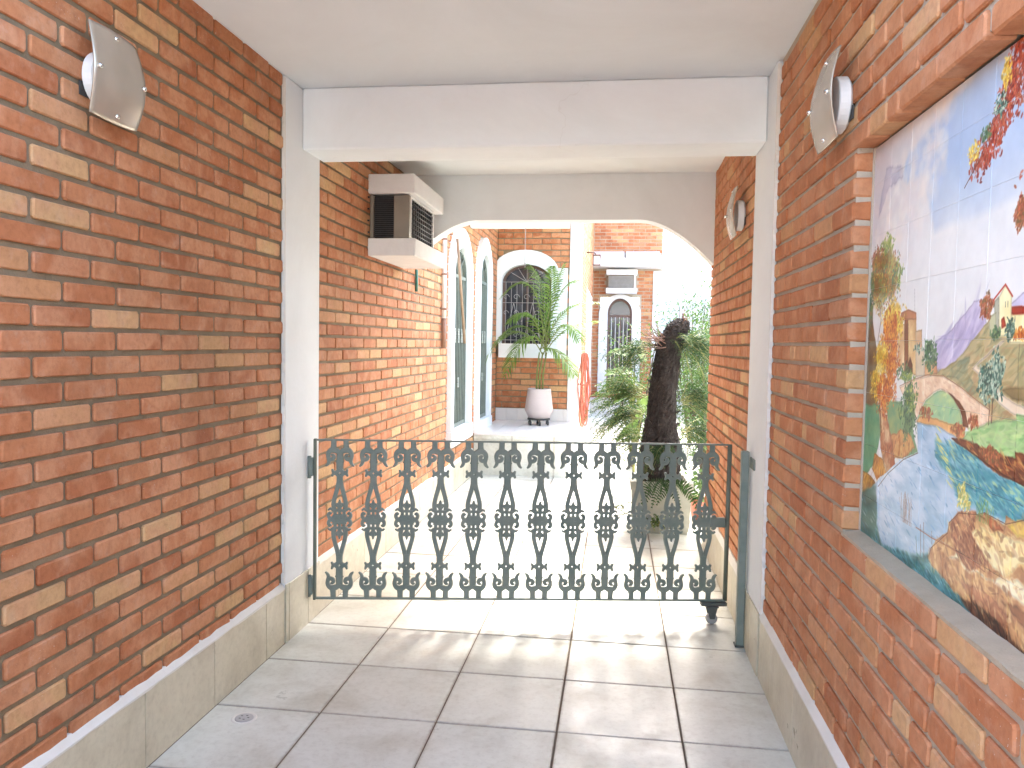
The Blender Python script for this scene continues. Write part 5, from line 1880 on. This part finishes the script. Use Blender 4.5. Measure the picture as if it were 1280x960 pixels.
fernbush('sword_fern', 'green fern tuft at the base of the black trunk on the planter rim', 'fern', (.34, 5.97, .60), 24, .20, (-.1, -.7, .5, .7, .3, .4), droop=(.6, 1.3), leaf=.014, w_=.06)

fernbush('asparagus_fern', 'small pale fern spray drooping across the front of the trunk head', 'fern', (.43, 6.02, 1.47), 5, .16, (.5, -.6, .0, .5, .3, .4), droop=(.7, 1.2), leaf=.013, w_=.05)


def swordfern(t, base, d, L, mat='fern_leaf'):
    mb = MB(); d = d.normalized()
    pts = [base+d*L*u+Vector((0, 0, -1))*.9*L*u*u for u in [i/16 for i in range(17)]]
    mb.tube(pts, .002, 4, rnd=.2, cap=False)
    for i in range(1, 17):
        tg = (pts[i]-pts[i-1]).normalized(); sd = tg.cross(Vector((0, 1, 0.2))).normalized()
        ll = .055*math.sin(PI*(i/17)**.7)
        for s_ in (-1, 1):
            e = (sd*s_+tg*.35).normalized()
            mb.add([pts[i]-tg*.004, pts[i]+e*ll*.6-tg*.006, pts[i]+e*ll, pts[i]+e*ll*.6+tg*.006, pts[i]+tg*.004], [(0, 1, 2, 3, 4)], random.random())
    part('frond', mb, mat, t, flip=False)


t = thing('sword_fern', 'fern fronds hanging down the front face of the white planter', 'fern', (.40, 5.90, .40))
for k in range(7):
    swordfern(t, Vector((.30+.03*k, 5.905, .40)), Vector((random.uniform(-.5, .5), -.35, .12)), random.uniform(.20, .34))
fernbush('asparagus_fern', 'small yellowish fern growing at the foot of the planter on the floor', 'fern', (.36, 5.86, .05), 12, .20, (-.05, -.1, .8, .6, .3, .3), droop=(.2, .7), leaf=.013, w_=.06, mat='shrub_leaf')
fernbush('asparagus_fern', 'small fern sprays at the left foot of the white planter', 'fern', (.13, 5.95, .16), 8, .22, (-.4, -.1, .5, .4, .3, .4), droop=(.4, .9), leaf=.012, w_=.06)


def leafy(name, label, base, h, r_, n, mat, leaf, cat='shrub', stems=7, squash=1.):
    t = thing(name, label, cat, base)
    st = MB(); mb = MB(); bv = Vector(base)
    ends = []
    for k in range(stems):
        a = 2*PI*k/stems+random.uniform(-.3, .3); q = r_*random.uniform(.3, .9)
        e = bv+Vector((q*math.cos(a), q*math.sin(a), h*random.uniform(.55, 1)))
        m_ = bv+(e-bv)*.5+Vector((random.uniform(-.05, .05), 0, .1*h))
        st.tube(bez(bv, m_, e, 6), [.018*(1-i/7.5) for i in range(7)], 5)
        ends.append((bv, m_, e))
    for k in range(n):
        b0_, m_, e = random.choice(ends)
        u = random.uniform(.12, 1.05)
        c0 = (1-u)**2*b0_+2*u*(1-u)*m_+u*u*e
        c0 = c0+Vector((random.gauss(0, r_*.28), random.gauss(0, r_*.28), random.gauss(0, h*.08)))
        d = Vector((random.gauss(0, 1), random.gauss(0, 1), random.gauss(0, .5)-.15)).normalized()
        s_ = d.cross(Vector((random.gauss(0, .4), random.gauss(0, .4), 1))).normalized()
        l2 = leaf*random.uniform(.6, 1.3); dn = Vector((0, 0, -1))*l2*.25
        mb.add([c0, c0+d*l2*.35+s_*l2*.16, c0+d*l2+dn, c0+d*l2*.35-s_*l2*.16], [(0, 1, 2, 3)], random.random())
    part('branches', st, 'bark', t)
    part('foliage', mb, mat, t, kind='stuff', flip=False)


leafy('shrub', 'bright green shrub with feathery top behind the fern trunk by the right wall edge', (.95, 8.6, 0), 2.0, .42, 3000, 'shrub_leaf', .06)
leafy('shrub', 'yellow green tall bush farther back against the white boundary wall', (1.05, 11.2, 0), 2.35, .55, 3200, 'shrub_leaf', .07)
leafy('shrub', 'leafy green bush to the left of the fern trunk in front of the far door', (.22, 9.2, 0), 1.65, .36, 2200, 'shrub_leaf', .055)

t = thing('broadleaf_plant', 'plant with big pale variegated leaves left of the black trunk', 'plant', (.16, 6.9, .0))
mb = MB()
for (sx, sz, L, ang, yy) in ((.02, 1.32, .22, 150, 6.8), (.05, 1.18, .26, 165, 6.7), (.10, 1.05, .25, 200, 6.8), (.04, .90, .24, 215, 6.7), (.16, 1.26, .20, 120, 6.9), (.18, .98, .22, 240, 6.75), (.02, 1.02, .24, 175, 7.0), (.10, .74, .22, 210, 6.8)):
    a = math.radians(ang); d = Vector((math.cos(a), -.25, math.sin(a)*.9)).normalized()
    b_ = Vector((.10+sx, yy, sz)); up = Vector((0, -.6, .8)); sd = d.cross(up).normalized()
    L0 = 10; vs = []
    for i in range(L0+1):
        u = i/L0; w2 = L*.20*math.sin(PI*u**.8)+.002
        c0 = b_+d*L*u+Vector((0, 0, -.35*L*u*u))
        vs += [c0-sd*w2+Vector((0, 0, .012)), c0, c0+sd*w2+Vector((0, 0, .012))]
    lf = MB(); lf.add(vs, [f for i in range(L0) for f in ((i*3, i*3+1, i*3+4, i*3+3), (i*3+1, i*3+2, i*3+5, i*3+4))], random.random(), True)
    part('leaf', lf, 'broad_leaf', t, flip=False)
    mb.tube(bez(Vector((.18, 6.9, 0)), Vector((.16, 6.9, sz*.7)), b_, 8), .006, 5, rnd=.3)
part('stems', mb, 'palm_stem', t)
t = thing('flower_pot', 'small grey pot on the bright floor near the far doorstep', 'pot', (.04, 16.0, 0))
mb = MB(); mb.lathe([(0, .001), (.055, .001), (.075, .13), (.082, .14), (.07, .14), (.06, .11), (0, .11)], .04, 15.6, 20); part('body', mb, 'grey_plastic', t)

t = thing('flower_pot', 'small terracotta pot with leafy plant beside the white planter by the right wall', 'pot', (.72, 6.5, 0))
mb = MB(); mb.lathe([(0, .001), (.06, .001), (.08, .15), (.088, .16), (.088, .18), (.075, .18), (.07, .15), (0, .15)], .70, 6.5, 24); part('body', mb, 'red_tile', t)
mb = MB(); 
for k in range(160):
    c0 = Vector((.70+random.gauss(0, .07), 6.45+random.gauss(0, .06), .28+random.gauss(0, .08)))
    d = Vector((random.gauss(0, 1), random.gauss(0, 1), random.gauss(0, .6))).normalized(); s_ = d.orthogonal().normalized()
    mb.add([c0, c0+d*.025+s_*.014, c0+d*.06, c0+d*.025-s_*.014], [(0, 1, 2, 3)], random.random())
part('foliage', mb, 'shrub_leaf', t, kind='stuff', flip=False)
